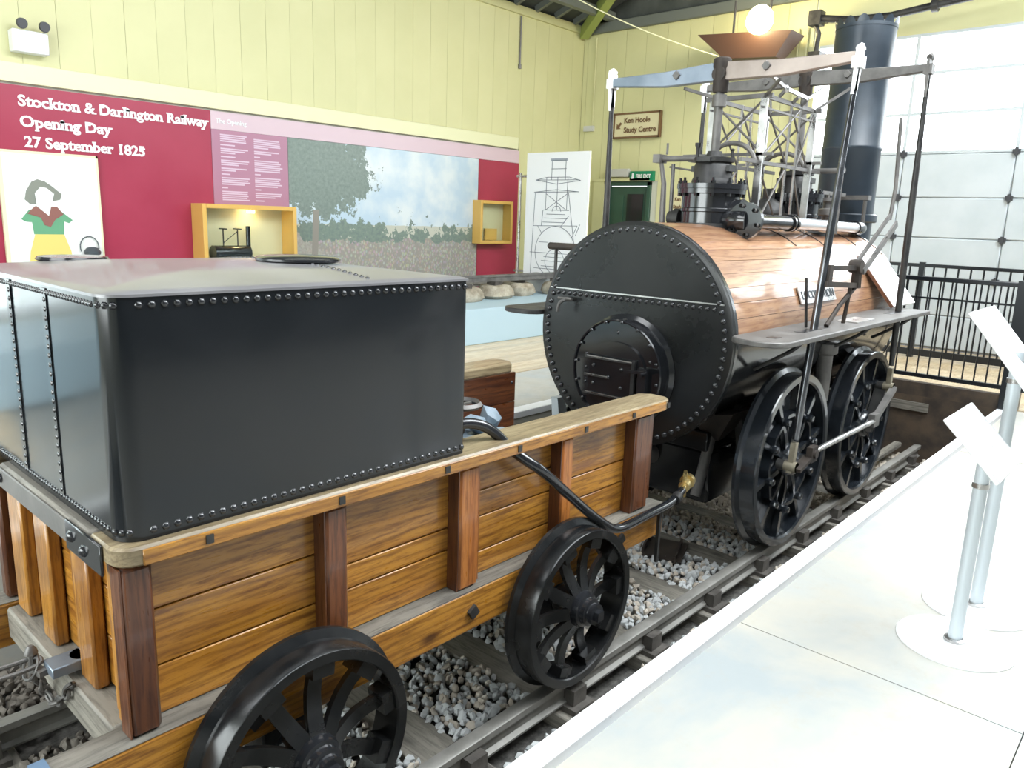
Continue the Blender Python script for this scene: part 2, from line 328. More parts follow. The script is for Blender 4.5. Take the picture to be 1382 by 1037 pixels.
w3=st('added_window',MB().box(-9.3,-4.5,YL-.06,YL-.02,.95,1.05).box(-9.3,-4.5,YL-.06,YL-.02,3.3,3.4),M['white'])  # unseen glowing window, added to brighten the reflection in the tank's rear face
for i in range(3): obj('pane',B(-9.3+i*1.6+.04,-9.3+(i+1)*1.6-.04,YL-.05,YL-.03,1.05,3.3),M['windowglow'],w3)
# roof
ce=st('ceiling',MB().prism([(-10,7.2,5.8),(-10,7.2,5.95),(-10,0,8.5),(-10,0,8.35)],(17.7,0,0)).prism([(-10,-7.2,5.8),(-10,-7.2,5.95),(-10,0,8.5),(-10,0,8.35)],(17.7,0,0)),M['dkgrey'])
obj('gable_boarding',MB().prism([(XE,7.1,5.8),(XE,-7.1,5.8),(XE,0,8.4)],(.12,0,0)).prism([(-10.1,7.1,5.8),(-10.1,-7.1,5.8),(-10.1,0,8.4)],(-.1,0,0)),M['dkgrey'],ce)
for i in range(11):
    x=7.1-i*.55; obj('roof_rafter',MB().bar((x,6.95,5.86),(x,.1,8.26),.07,.14),M['beamgrey'],ce)
for k in range(5):
    y=6.3-k*1.2; z=5.8+(7.0-y)*.345-.19; obj('roof_purlin',B(-3,7.45,y-.06,y+.06,z-.02,z+.13),M['beamgrey'],ce)
obj('roof_brace',MB().bar((7.38,6.92,5.68),(6.15,5.0,6.36),.16,.20),M['green'],ce,label='yellow green diagonal roof brace in the corner')
for x in (4.2,): obj('tie_beam',B(x,x+.14,-6.9,6.9,6.15,6.35),M['beamgrey'],ce)
sk=st('window_2',MB().prism([(-5.6,-1.2,7.80),(-5.6,-1.2,7.84),(-5.6,-5.0,6.52),(-5.6,-5.0,6.48)],(11,0,0)),M['skyglow'])
# big sectional door in the front wall
gd=st('door_1',MB().box(XE+.05,XE+.12,-6.9,2.45,.5,4.97),M['doorpanel'])
cols=[2.42,.93,-.5,-1.93,-3.36,-4.8]; rows=[.52,1.00,1.55,2.12,2.69,3.31]; rows2=[3.33,3.87,4.43,4.95]
for i in range(5):
    for j in range(5): obj('door_panel',B(XE+.0,XE+.06,cols[i+1]+.004,cols[i]-.004,rows[j]+.003,rows[j+1]-.005),M['doorpanel'],gd,bev=.014)
    for j in range(3): obj('pane',B(XE+.03,XE+.05,cols[i+1]+.03,cols[i]-.03,rows2[j]+.02,rows2[j+1]-.02),M['skyglow'],gd)
    for j in range(4): obj('mullion',B(XE,XE+.06,cols[i+1],cols[i],rows2[j]-.02,rows2[j]+.02),M['doorpanel'],gd)
    obj('mullion',B(XE-.01,XE+.06,cols[i+1]-.02,cols[i+1]+.025,3.32,4.96),M['doorpanel'],gd)
    for j in range(1,6): obj('hinge',MB().box(XE-.035,XE,cols[i+1]-.045,cols[i+1]+.045,rows[j]-.03,rows[j]+.03).box(XE-.05,XE-.03,cols[i+1]-.02,cols[i+1]+.02,rows[j]-.05,rows[j]+.05),M['hinge'],gd)
# green door with frame in the front wall
d2=st('door_2',MB().box(XE+.02,XE+.07,5.33,6.22,.5,2.86),M['dgreen'])
obj('door_frame',MB().box(XE-.05,XE+.08,6.19,6.27,.5,2.94).box(XE-.05,XE+.08,5.24,5.32,.5,2.94).box(XE-.05,XE+.08,5.24,6.27,2.87,2.95),M['dgreen'],d2,bev=.005)
obj('panel',B(XE+.005,XE+.02,5.86,6.1,1.8,2.7),M['dgreen'],d2); obj('pane',B(XE+.005,XE+.018,5.42,5.78,1.75,2.72),M['dglass'],d2)
obj('door_surround',MB().box(XE-.09,XE-.02,6.27,6.52,.5,2.95).box(XE-.1,XE-.02,5.24,6.55,2.95,3.0),M['cladL'],d2)
d3=st('door_3',MB().box(6.68,7.05,YL-.06,YL-.03,.5,2.75),M['dgreen']); obj('door_notice',B(6.75,6.95,YL-.066,YL-.06,1.7,1.95),M['posterwhite'],d3)
# ---------------------------------------------------------------- wall display: panels, lettering, mural, print
disp=thing('wall_display','long crimson wall display with white lettering and landscape mural','display',(-2.6,YL-.06,1.1))
yp=YL-.075
obj('crimson_panel',B(-4.2,-.19,yp,YL-.03,.9,3.39),M['crimson'],disp)
obj('text_panel',B(-.185,.905,yp,YL-.03,.9,3.17),M['mauve'],disp,label='mauve panel with two columns of small pale print')
obj('pale_band',B(-.185,5.66,yp-.001,YL-.03,3.172,3.39),M['pinkband'],disp)
obj('mural_panel',B(.91,4.62,yp,YL-.03,1.05,3.168),M['mural'],disp,label='landscape mural with big tree and distant crowd')
obj('crimson_end_panel',B(4.63,5.66,yp,YL-.03,.9,3.168),M['crimson'],disp)
def wtext(t,size,x,z,off=.012,m='white',sp=1.0,w=None,name='lettering',par=None,y=None):
    me=text_mesh(name,t,size,M[m],ext=.004,off=off,spacing=sp)
    xs=[v.co.x for v in me.vertices]; k=(w/(max(xs)-min(xs))) if w else 1
    if size>.12: # slab serifs at the flat ends of the upright strokes
        sb=MB(); seen=set()
        for e in me.edges:
            a,b=me.vertices[e.vertices[0]].co,me.vertices[e.vertices[1]].co; L=abs(a.x-b.x)
            if a.z>0 and b.z>0 and abs(a.y-b.y)<1e-4 and .014<L<.036:
                key=(round(a.x+b.x,3),round(a.y,3))
                if key in seen: continue
                seen.add(key); x0,x1=min(a.x,b.x)-.008,max(a.x,b.x)+.008; yb=a.y
                low=yb<.02; y0,y1=(yb,yb+.017) if low else (yb-.017,yb)
                if -.006<yb<.006 or yb<-.02 or yb>.45*size: sb.box(x0*k,x1*k,-.0056,.003,y0,y1)
        if sb.v:
            q=obj(name,sb,M[m],par or disp); q.location=Vector((x,(y or yp-.005),z))-(par or disp).location; q['kind']='stuff'
    for v in me.vertices: v.co=Vector((v.co.x*k,-v.co.z,v.co.y))
    o=obj(name,me,None,par or disp); o.location=Vector((x,(y or yp-.005),z))-(par or disp).location; return o
wtext('Stockton & Darlington Railway',.158,-2.325,3.185,off=.0045,w=2.10); wtext('Opening Day',.158,-2.325,2.975,off=.0045,w=.93); wtext('27 September 1825',.158,-2.30,2.765,off=.0045,w=1.27)
# slab serifs: pads under the upright strokes are left to the font; small header over the text columns
wtext('The Opening',.08,-.12,3.25,off=.001,w=.42)
mb=MB()
def rowsof(x0,x1,z0,z1,blocks,dz=.026):
    z=z0;i=0
    for (n,short) in blocks:
        for k in range(n):
            if z<z1: return
            mb.box(x0,x1-(random.uniform(.0,.06) if k<n-1 else (x1-x0)*short),yp-.0015,yp,z-.016,z); z-=dz
        z-=dz*.8
rowsof(-.07,.33,3.12,2.3,[(4,.1),(1,.5),(3,.5),(1,.5),(3,.4),(2,.5),(1,.7),(4,.2),(1,.8),(7,.2),(1,.8),(6,.4)])
rowsof(.40,.82,3.10,2.3,[(5,.5),(2,.4),(1,.8),(6,.1),(1,.8),(5,.2),(1,.8),(3,.3),(1,.7),(4,.2),(1,.8),(3,.4)])
obj('small_print',mb,M['lilac'],disp,kind='stuff')
# poster board with printed costume and cut-out face
po=thing('poster_board','tall white poster board with printed figure in green top and cut-out face','poster',(-2.05,YL-.12,1.0))
def flat(name,pts,m,dy,par,x0=0,z0=0): return obj(name,MB().prism([(x0+a,YL-.12-dy,z0+b) for a,b in pts],(0,.003,0)),M[m],par)
obj('board',B(-2.55,-1.60,YL-.12,YL-.08,1.0,2.70),M['posterwhite'],po); obj('frame',MB().box(-2.58,-2.545,YL-.125,YL-.08,1.0,2.72).box(-1.605,-1.585,YL-.125,YL-.08,1.0,2.72).box(-2.58,-1.585,YL-.125,YL-.08,2.695,2.72),M['cream'],po)
flat('printed_hat',[(-2.36,2.21),(-2.34,2.3),(-2.28,2.4),(-2.22,2.43),(-2.15,2.41),(-2.08,2.36),(-1.99,2.28),(-2.01,2.22),(-2.09,2.20),(-2.2,2.17),(-2.31,2.16)],'pgrey',.004,po)
flat('printed_top',[(-2.41,2.0),(-2.33,2.1),(-2.23,2.12),(-2.02,2.1),(-1.9,2.0),(-1.94,1.965),(-1.99,1.985),(-2.0,1.84),(-2.3,1.84),(-2.31,1.97),(-2.37,1.975)],'pgreen',.006,po)
flat('printed_scarf',[(-2.27,2.14),(-2.05,2.14),(-1.99,2.06),(-2.08,2.0),(-2.13,1.92),(-2.19,1.94),(-2.22,2.02),(-2.35,2.06)],'pbrown',.010,po)
flat('printed_skirt',[(-2.29,1.84),(-2.0,1.84),(-1.94,1.65),(-1.9,1.1),(-2.42,1.1),(-2.35,1.65)],'pyellow',.005,po)
flat('cut_out_face',[(-2.26,2.28),(-2.2,2.35),(-2.14,2.34),(-2.07,2.28),(-2.1,2.18),(-2.14,2.04),(-2.25,2.14)],'posterwhite',.014,po)
obj('printed_kettle',MB().lathe([(.05,0),(.085,.02),(.09,.05),(.06,.09),(.03,.1)],'Z',(-1.73,YL-.16,1.60),12),M['pdark'],po)
obj('kettle_handle',MB().tube([(-1.75+.10*math.cos(t),YL-.14,1.70+.12*math.sin(t)) for t in [PI*i/10-.2 for i in range(13)]],.006,6),M['pdark'],po)
# emergency light with twin heads
em=thing('emergency_light','white twin headed emergency light high on the pale cladding','light',(-2.17,YL-.05,3.72))
obj('housing',B(-2.34,-2.0,YL-.17,YL-.023,3.72,3.94),M['white'],em,bev=.01)
for s in(-.08,.13): obj('lamp_head',MB().lathe([(.0,-.07),(.05,-.07),(.055,-.04),(.03,.03),(.0,.04)],'Y',(-2.17+s,YL-.15,3.995),14),M['hinge'],em)
# showcases
def showcase(lab,x0,x1,z0,z1,dep):
    y0=YL-.08-dep; t=thing('showcase',lab,'showcase',((x0+x1)/2,YL-.1,z0)); w=.055
    obj('case_side',B(x0,x0+w,y0,YL-.077,z0,z1),M['yellowoak'],t,bev=.004);obj('case_side',B(x1-w,x1,y0,YL-.077,z0,z1),M['yellowoak'],t,bev=.004)
    obj('case_top',B(x0+w,x1-w,y0,YL-.077,z1-w,z1),M['yellowoak'],t,bev=.004);obj('case_base',B(x0+w,x1-w,y0,YL-.077,z0,z0+w),M['yellowoak'],t,bev=.004)
    obj('case_back',B(x0+w,x1-w,YL-.085,YL-.077,z0+w,z1-w),M['signcream'],t)
    obj('case_glass',B(x0+w,x1-w,y0+.01,y0+.014,z0+w,z1-w),M['glass'],t)
    return t
sc=showcase('golden oak showcase with a small model engine inside, beside the mauve print',-.5,.83,1.35,2.24,.30)
sc2=showcase('small golden oak showcase on the crimson end panel',4.50,5.32,1.74,2.48,.2)
obj('case_light',MB().lathe([(0,0),(.05,0),(.05,.03),(0,.04)],'Z',(.25,6.8,2.14),12),M['lampglow'],sc)
ml=thing('model_engine','small black model engine standing in the left showcase','model',(.0,6.8,1.405))
obj('model_boiler',MB().lathe([(0,0),(.1,0),(.1,.5),(0,.5)],'X',(-.3,6.8,1.62),14),M['black'],ml)
for i in range(4): obj('model_wheel',MB().lathe([(0,-.01),(.08,-.01),(.08,.01),(0,.01)],'Y',(-.22+.32*(i%2),6.73+.14*(i//2),1.485),14),M['black'],ml)
obj('model_frame',MB().box(-.26,.24,6.74,6.76,1.48,1.5).box(-.26,.24,6.84,6.86,1.48,1.5).box(-.27,-.25,6.74,6.86,1.40,1.53),M['iron'],ml)
obj('model_gear',MB().bar((-.15,6.8,1.7),(-.15,6.8,1.93),.012,.012).bar((.05,6.8,1.7),(.05,6.8,1.93),.012,.012).bar((-.15,6.7,1.93),(-.15,6.9,1.93),.015,.015).bar((.05,6.7,1.93),(.05,6.9,1.93),.015,.015).bar((-.15,6.8,1.75),(.05,6.8,1.9),.008,.008),M['iron'],ml)
obj('model_chimney',MB().tube([(.2,6.8,1.66),(.2,6.8,1.97)],.03,10),M['black'],ml)
rel=obj('small_relief',MB().box(4.75,5.05,6.85,6.87,1.80,2.0),M['yellowoak']); tag(rel,'small pale card standing inside the right showcase','card')
# line drawing board
db=thing('drawing_board','tall white board with engine line drawing in front of the yellow wall','display board',(5.1,5.75,.5))
A_=Vector((4.98,6.10,0)); B_=Vector((5.02,4.82,0)); ux=(B_-A_).normalized(); Lw=(B_-A_).length; nx=Vector((-1,ux.x,0)).normalized()
def P(u,z,o=0): return A_+ux*(u*Lw)+nx*o+Vector((0,0,z))
obj('board',MB().hexa([P(0,.95),P(1,.95),P(1,3.27),P(0,3.27)],[P(0,.95,.03),P(1,.95,.03),P(1,3.27,.03),P(0,3.27,.03)]),M['panelwhite'],db)
ln=MB()
def dl(u0,z0,u1,z1,w=.008):
    p,q=P(u0,z0,.033),P(u1,z1,.033); ln.bar(p,q,.003,w,up=(q-p).cross(nx))
Z=lambda t:3.27-t*2.2 # t 0..1 from top
def seg(a,b,w=.008): dl(a[0],Z(a[1]),b[0],Z(b[1]),w)
def circ(cx,ct,r,a0=0,a1=360,n=28,w=.008):
    for i in range(n):
        t0,t1=[math.radians(a0+(a1-a0)*k/n) for k in(i,i+1)]
        dl(cx+r/Lw*math.cos(t0),Z(ct)+r*math.sin(t0),cx+r/Lw*math.cos(t1),Z(ct)+r*math.sin(t1),w)
for a,b in[((.42,.06),(.42,.2)),((.64,.06),(.64,.2)),((.42,.06),(.64,.06)),((.41,.12),(.65,.12)),((.16,.2),(.86,.2)),((.16,.2),(.36,.18)),((.36,.18),(.7,.18)),((.7,.18),(.88,.205)),((.16,.2),(.5,.23)),((.5,.23),(.88,.205)),((.14,.29),(.86,.285)),((.14,.29),(.5,.27)),((.5,.27),(.86,.285)),((.34,.18),(.34,.42)),((.52,.18),(.52,.42)),((.68,.18),(.68,.42)),((.34,.3),(.68,.42)),((.68,.3),(.34,.42)),((.3,.42),(.72,.42)),((.3,.42),(.28,.54)),((.72,.46),(.6,.54)),((.32,.48),(.7,.48)),((.36,.45),(.66,.45)),((.3,.51),(.66,.51)),((.14,.54),(.86,.53)),((.16,.29),(.12,.96)),((.7,.29),(.84,.72)),((.84,.6),(.9,.52)),((.1,.74),(.9,.74)),((.18,.86),(.9,.86)),((.2,.9),(.8,.9)),((.22,.54),(.3,.6)),((.86,.53),(.78,.62)),((.25,.66),(.4,.66)),((.3,.8),(.7,.8)),((.34,.77),(.66,.77)),((.3,.84),(.7,.84))]: seg(a,b)
circ(.52,.73,.42); circ(.52,.8,.2); circ(.52,.43,.09,0,180,10); 
obj('line_drawing',ln,M['ink'],db)
obj('drawing_caption',MB().hexa([P(.40,3.17,.031),P(.66,3.17,.031),P(.66,3.13,.031),P(.40,3.13,.031)],[P(.40,3.17,.034),P(.66,3.17,.034),P(.66,3.13,.034),P(.40,3.13,.034)]),M['inklt'],db)
obj('stand_pole',MB().tube([(5.0,6.28,.5),(5.0,6.28,2.95)],.022,8),M['steel'],db)
for z in(2.9,1.3): obj('stand_bar',MB().tube([(5.0,6.36,z),(5.0,6.0,z)],.022,8),M['steel'],db)
obj('rear_post',MB().box(5.03,5.07,4.85,4.9,.5,3.2).box(5.03,5.07,6.0,6.05,.5,3.2),M['cladL'],db)
# hanging sign, exit sign, small sign, boxes, conduit
def endtext(t,size,y,z,m,par,w=None,x=XE-.12,off=.003):
    me=text_mesh('lettering',t,size,M[m],ext=.002,off=off); xs=[v.co.x for v in me.vertices];k=w/(max(xs)-min(xs)) if w else 1
    for v in me.vertices: v.co=Vector((-v.co.z,-v.co.x*k,v.co.y))
    o=obj('lettering',me,None,par); o.location=Vector((x,y,z))-par.location
s1=thing('study_sign','cream two line sign with brown border and arrow on the yellow wall','sign',(XE-.05,5.6,3.73))
obj('sign_board',B(XE-.11,XE-.05,5.11,6.09,3.75,4.17),M['signcream'],s1)
obj('sign_border',MB().box(XE-.12,XE-.05,5.10,6.10,4.15,4.185).box(XE-.12,XE-.05,5.10,6.10,3.725,3.76).box(XE-.12,XE-.05,5.09,5.12,3.725,4.185).box(XE-.12,XE-.05,6.08,6.11,3.725,4.185),M['signbrown'],s1)
endtext('Ken Hoole',.135,5.87,4.0,'signbrown',s1,w=.56); endtext('Study Centre',.135,5.87,3.83,'signbrown',s1,w=.70)
obj('arrow',MB().prism([(XE-.122,6.03,3.90),(XE-.122,6.03,3.99),(XE-.122,6.0,3.965),(XE-.122,5.95,4.02),(XE-.122,5.92,3.99),(XE-.122,5.975,3.935),(XE-.122,5.945,3.905)],(.01,0,0)),M['signbrown'],s1)
s2=thing('exit_sign','green FIRE EXIT sign above the dark green door','sign',(XE-.05,5.42,2.96)); obj('sign_board',B(XE-.10,XE-.024,5.17,5.68,2.96,3.13),M['exitgreen'],s2); endtext('FIRE EXIT',.10,5.54,3.005,'white',s2,w=.32,x=XE-.105)
obj('running_figure',MB().prism([(XE-.105,5.64,2.99),(XE-.105,5.58,3.0),(XE-.105,5.59,3.10),(XE-.105,5.63,3.10)],(.004,0,0)),M['white'],s2)
s3=thing('wall_luminaire','light grey box luminaire left of the FIRE EXIT sign','light',(XE-.05,5.98,3.02)); obj('housing',B(XE-.11,XE-.024,5.72,6.24,3.03,3.18),M['ltgrey'],s3,bev=.01)
s4=thing('small_study_sign','small cream sign low on the yellow wall behind the steam cylinder','sign',(XE-.05,4.5,2.43)); obj('sign_board',B(XE-.06,XE-.024,4.25,4.76,2.40,2.72),M['signcream'],s4); endtext('Ken Hoole',.085,4.7,2.60,'signbrown',s4,w=.34,x=XE-.063); endtext('Study Centre',.085,4.72,2.47,'signbrown',s4,w=.42,x=XE-.063)
j1=thing('junction_box','small grey junction box with conduit near the wall corner','box',(XE-.03,6.7,3.9)); obj('box_body',B(XE-.09,XE-.024,6.62,6.84,3.90,4.0),M['ltgrey'],j1); obj('conduit',MB().tube([(XE-.045,6.66,4.0),(XE-.045,6.66,5.6)],.013,6),M['cladL'],j1)
j2=tag(obj('wall_conduit',MB().tube([(5.62,YL-.05,5.66),(5.62,YL-.05,4.84)],.016,6).tube([(5.62,YL-.05,4.86),(5.62,YL-.05,4.79)],.03,6),M['greyiron']),'grey pull rod hanging down the left wall from the eaves','conduit')
for yy,l in((2.56,'left'),(2.70,'right')): tag(obj('wall_conduit',MB().tube([(XE-.06,yy,.5),(XE-.06,yy,5.25)],.018,6),M['cladL']),'yellow conduit on the wall beside the big door, %s of the pair'%l,'conduit')
cb=tag(obj('overhead_cable',MB().tube([(4.98,5.26,5.56)]+[(5+1.72*t,5.22-1.55*t,5.53-.70*t-.06*math.sin(PI*t)) for t in [i/8 for i in range(1,9)]],.009,6).tube([(5.0,5.24,5.54),(4.6,5.6,6.0),(4.35,5.9,6.15)],.009,6),M['cream']),'thin cream cable slung from the roof to the flared hood','cable')
# ceiling flood light with flared hood
lp=thing('flood_light','glaring round lamp above a brown flared hood','light',(6.8,2.9,5.0))
obj('lamp_glass',MB().lathe([(0,-.12),(.14,-.10),(.21,-.02),(.20,.05),(0,.1)],'X',(6.62,2.98,5.26),20),M['lampglow'],lp)  # glass drawn oversize, its extra width imitates the lamp's flare
obj('flared_hood',MB().hexa([(6.72,4.08,5.20),(6.72,2.5,5.08),(7.2,2.5,5.08),(7.2,4.08,5.20)],[(6.78,3.62,4.80),(6.78,2.75,4.74),(7.1,2.75,4.74),(7.1,3.62,4.80)]),M['brownhood'],lp)
obj('hanger',MB().tube([(7.0,3.0,5.1),(7.0,3.0,5.7)],.02,6).tube([(7.0,3.6,5.1),(7.0,3.6,5.7)],.02,6).tube([(6.75,2.98,5.26),(7.0,3.0,5.3)],.03,6),M['hinge'],lp)
l=D.lights.new('lamp_light','POINT'); l.energy=55; l.color=(1,.82,.48); l.shadow_soft_size=.15; lo=D.objects.new('lamp_light',l); COL.objects.link(lo); lo.location=(6.35,2.98,5.26)
# black overhead pipe and bracket above the big door
bp_=thing('overhead_pipe','black bent pipe with bracket above the big door','pipe',(7.0,2.2,5.2))
obj('pipe',MB().tube([(7.0,2.30,5.27),(7.0,1.75,5.17),(7.0,1.2,5.15),(7.0,.7,5.20),(7.0,.3,5.24),(7.0,-1.5,5.42)],.05,10),M['iron'],bp_)
obj('bracket',MB().box(6.93,7.12,2.18,2.36,5.16,5.36).tube([(7.05,2.3,5.2),(7.05,2.22,5.05),(7.05,2.24,4.75)],.035,8).box(7.0,7.45,2.16,2.34,4.66,4.80).bar((7.05,2.28,5.3),(7.45,2.28,5.3),.05,.05),M['iron'],bp_)
obj('clamp',MB().lathe([(.05,0),(.09,0),(.09,.08),(.05,.08)],'Y',(7.0,.6,5.21),10),M['iron'],bp_)
# ---------------------------------------------------------------- blue plinth with stone sleeper blocks and old rails
pl=st('trim_4',B(-9.5,6.2,4.45,6.2,.5,.985),M['blueplinth'],bev=.01)
sp=[(1.9,5.5),(2.7,5.25),(3.45,5.35),(4.15,5.5),(4.9,5.3)]
for i,(x,y) in enumerate(sp):
    mb=MB(); rr=[random.uniform(.88,1.08) for _ in range(40)]; n=9; v=[]
    for k,(s,z) in enumerate(((.86,0),(1,.05),(.98,.13),(.80,.2))):
        for q in range(n):
            t=2*PI*q/n; c,s_=math.cos(t),math.sin(t); e=1/max(abs(c),abs(s_))**.5
            v.append((x+.28*s*e*c*rr[(k*n+q)%40],y+.25*s*e*s_*rr[(k*7+q)%40],.985+z*rr[q]))
    f=[(a*n+b,a*n+(b+1)%n,(a+1)*n+(b+1)%n,(a+1)*n+b) for a in range(3) for b in range(n)]+[tuple(range(3*n,4*n)),tuple(range(n))[::-1]]
    mb.add(v,f); t=obj('stone_sleeper_block',mb,M['rock']); tag(t,'rough stone sleeper block on the pale blue plinth'+[', half hidden by the tank',' nearest the tank corner',' in the middle of the visible row',' next right of the middle one',' rightmost beside the boiler','',''][i],'stone block','stone sleeper blocks on the plinth')
    obj('rail_chair',B(x-.08,x+.08,y-.09,y+.09,1.17,1.24),M['railside'],t)
tag(obj('old_rail',MB().box(-.2,5.6,5.33,5.37,1.24,1.31).box(-.2,5.6,5.31,5.39,1.31,1.34),M['greyiron']),'long rusty old rail lying across the stone blocks','rail')
tag(obj('old_timber',MB().obox((2.9,5.85,1.17),(1.4,.08,.02),(-.01,.14,0),(0,0,.05)),M['greywX']),'grey old timber lying behind the stone blocks','timber')
tag(obj('old_timber',MB().obox((4.4,5.75,1.24),(1.0,-.10,.03),(.02,.12,0),(0,0,.05)),M['greywX']),'darker old timber resting on blocks below the drawing board','timber')
# ---------------------------------------------------------------- fences
def fence(lab,x,y0,y1,ztop,zb,pitch,posts,mid,r,basez,kick):
    t=thing('metal_fence',lab,'fence',(x,(y0+y1)/2,basez))
    obj('top_rail',MB().box(x-.03,x+.03,y0,y1,ztop-.045,ztop),M['fence'],t,bev=.006)
    if mid: obj('middle_rail',MB().box(x-.006,x+.006,y0,y1,mid-.01,mid+.01),M['fence'],t)
    obj('bottom_rail',MB().box(x-.025,x+.025,y0,y1,zb-.03,zb+(.06 if kick else .01)),M['fence'],t)
    bm=MB().tube([(0,0,zb),(0,0,ztop-.03)],r,6).mesh('bar'); bm.materials.append(M['fence'])
    y=y0+pitch/2
    while y<y1: obj('bar',bm,None,t,loc=(0,y-(y0+y1)/2,-basez)); y+=pitch
    for p,w in posts: obj('post',MB().box(x-w/2,x+w/2,p-w/2,p+w/2,basez,ztop+.02),M['fence'],t)
    return t
f1=fence('black railing of upright bars across the end of the track pit',3.72,-2.9,1.6,1.745,.72,.107,[(-1.47,.16),(-2.8,.1),(1.5,.08)],1.525,.008,.5,False)
obj('kick_beam',MB().box(3.66,3.76,-1.40,1.62,.50,.64),M['darkpit'],f1)
f2=fence('second black railing further back beside the big pale door',6.4,-3.0,2.3,1.78,.56,.148,[(.18,.07),(-1.4,.07),(1.9,.07),(-2.9,.07)],None,.012,.5,True)
tag(obj('timber_baulk',B(3.63,3.695,-.78,-.30,.34,.43),M['greyw']),'pale timber packing fixed to the dark pit end','timber')
st('trim_5',B(3.66,3.70,-1.395,1.625,-.235,.5),M['darkpit'])
# ================================================================ TRACK
for side,lab in((-1,'right running rail beside the white platform edge'),(1,'left running rail beyond the wagon and engine')):
    t=thing('rail',lab,'rail',(-.5,side*.75,-.12))
    x0,x1=-8.0,3.58
    def px(h): return side*.75+h
    obj('rail_head',MB().prism([(x0,px(-.033),-.035),(x0,px(-.033),-.004),(x0,px(-.026),0),(x0,px(.026),0),(x0,px(.033),-.004),(x0,px(.033),-.035),(x0,px(.010),-.05),(x0,px(.010),-.10),(x0,px(.03),-.115),(x0,px(.03),-.125),(x0,px(-.03),-.125),(x0,px(-.03),-.115),(x0,px(-.010),-.10),(x0,px(-.010),-.05)],(x1-x0,0,0)),M['rail'],t)
    cm=MB().box(-.075,.075,-.11,.11,-.165,-.125).box(-.05,.05,.012,.075,-.125,-.045).box(-.05,.05,-.075,-.012,-.125,-.045).box(-.03,.03,.03,.06,-.05,-.035).lathe([(.022,-.12),(.022,-.09),(0,-.085)],'Z',(.05,.09,0),6).mesh('rail_chair'); cm.materials.append(M['railside'])
    for i in range(13):
        o=obj('rail_chair',cm,None,t,loc=(-5.16+.70*i+.5,0,.12)); 
        if side>0:o.rotation_euler=(0,0,PI)
t=tag(obj('guard_timber',MB().prism([(2.4,-.60,-.06),(2.4,-.60,-.005),(2.4,-.52,-.005),(2.4,-.52,-.06)],(1.16,0,0)),M['greywX'],bev=.01),'pale timber alongside the right rail at the far end of the track','timber')
for k,(y,z) in enumerate(((.86,-.02),(.98,-.03),(1.10,-.06))):
    tag(obj('packing_timber',MB().obox((.9,y,z-.05),(1.3,.02*k,0),(0,.05,0),(0,0,.05)),M['greywX'] if k else M['old'],bev=.006),['pale timber lying just outside the left rail','middle timber of three outside the left rail','outermost timber of three outside the left rail'][k],'timber')
for i in range(13):
    x=-5.16+.70*i
    ll='timber sleeper under the rails '+('hidden behind the rear wheels' if i==0 else ['','at the rear end of the wagon','under the rear wheel of the wagon','beside the rear tender wheel','between the two right tender wheels','just behind the front tender wheel','under the front end of the wagon','under the metal tray by the brass union','under the back of the boiler','under the rear driving wheel','between the driving wheels','under the front driving wheel','at the far end of the track'][i])
    tag(obj('sleeper',B(x-.115,x+.115,-1.22,1.3,-.27,-.155+random.uniform(-.005,.005)),M['greyw'],bev=.008),ll,'sleeper')
# ballast
bal=thing('ballast','grey broken stone ballast around the sleepers','ballast',(-1,0,-.23))
PHI=1.618;ICO=[(-1,PHI,0),(1,PHI,0),(-1,-PHI,0),(1,-PHI,0),(0,-1,PHI),(0,1,PHI),(0,-1,-PHI),(0,1,-PHI),(PHI,0,-1),(PHI,0,1),(-PHI,0,-1),(-PHI,0,1)]
ICF=[(0,11,5),(0,5,1),(0,1,7),(0,7,10),(0,10,11),(1,5,9),(5,11,4),(11,10,2),(10,7,6),(7,1,8),(3,9,4),(3,4,2),(3,2,6),(3,6,8),(3,8,9),(4,9,5),(2,4,11),(6,2,10),(8,6,7),(9,8,1)]
def stone(mb,c,r,R=random):
    e=Euler((R.uniform(0,6),R.uniform(0,6),R.uniform(0,6))).to_matrix(); sc=(R.uniform(.75,1.25),R.uniform(.6,1.0),R.uniform(.5,.85)); v=[]
    for p in ICO:
        j=R.uniform(.78,1.12)*r/1.9; v.append(e@Vector((p[0]*sc[0]*j,p[1]*sc[1]*j,p[2]*sc[2]*j))+Vector(c))
    return mb.add(v,ICF)
def skip(x,y,z):
    d=(x+5.16)%.70; d=min(d,.70-d)
    return d<.10
vis=[stone(MB(),(0,0,0),.03).mesh('ballast_stone') for _ in range(10)]
for k,v in enumerate(vis): v.materials.append(M['stone'] if k%3 else M['stonew'])
sm1,sm2,sm3=MB(),MB(),MB(); npart=0; R=random.Random(3)
x=-5.2
while x<3.55:
    y=-1.36
    st_=.036
    while y<1.5:
        px_,py_=x+R.uniform(-.018,.018),y+R.uniform(-.018,.018)
        # the heap sinks under the wagon, rises between sleepers
        z=-.175+.018*math.sin(px_*5.1)*math.cos(py_*4)+R.uniform(-.012,.012)+(.018 if abs(py_)<.6 else 0)
        if abs(abs(py_)-.75)<.09: y+=st_; continue
        if skip(px_,py_,z): y+=st_; continue
        near=(-2.15<px_<-1.0 and -.66<py_<-.15 )
        if near and npart<300 and R.random()<.75:
            o=D.objects.new('ballast_stone',R.choice(vis)); COL.objects.link(o); o.parent=bal; o.location=(px_+1,py_,z+.23+.008); o.rotation_euler=(R.uniform(0,6),R.uniform(0,6),R.uniform(0,6)); npart+=1
        else:
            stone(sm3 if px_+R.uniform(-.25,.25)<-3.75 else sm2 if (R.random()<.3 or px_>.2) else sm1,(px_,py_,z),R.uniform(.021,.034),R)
        y+=st_
    x+=.036
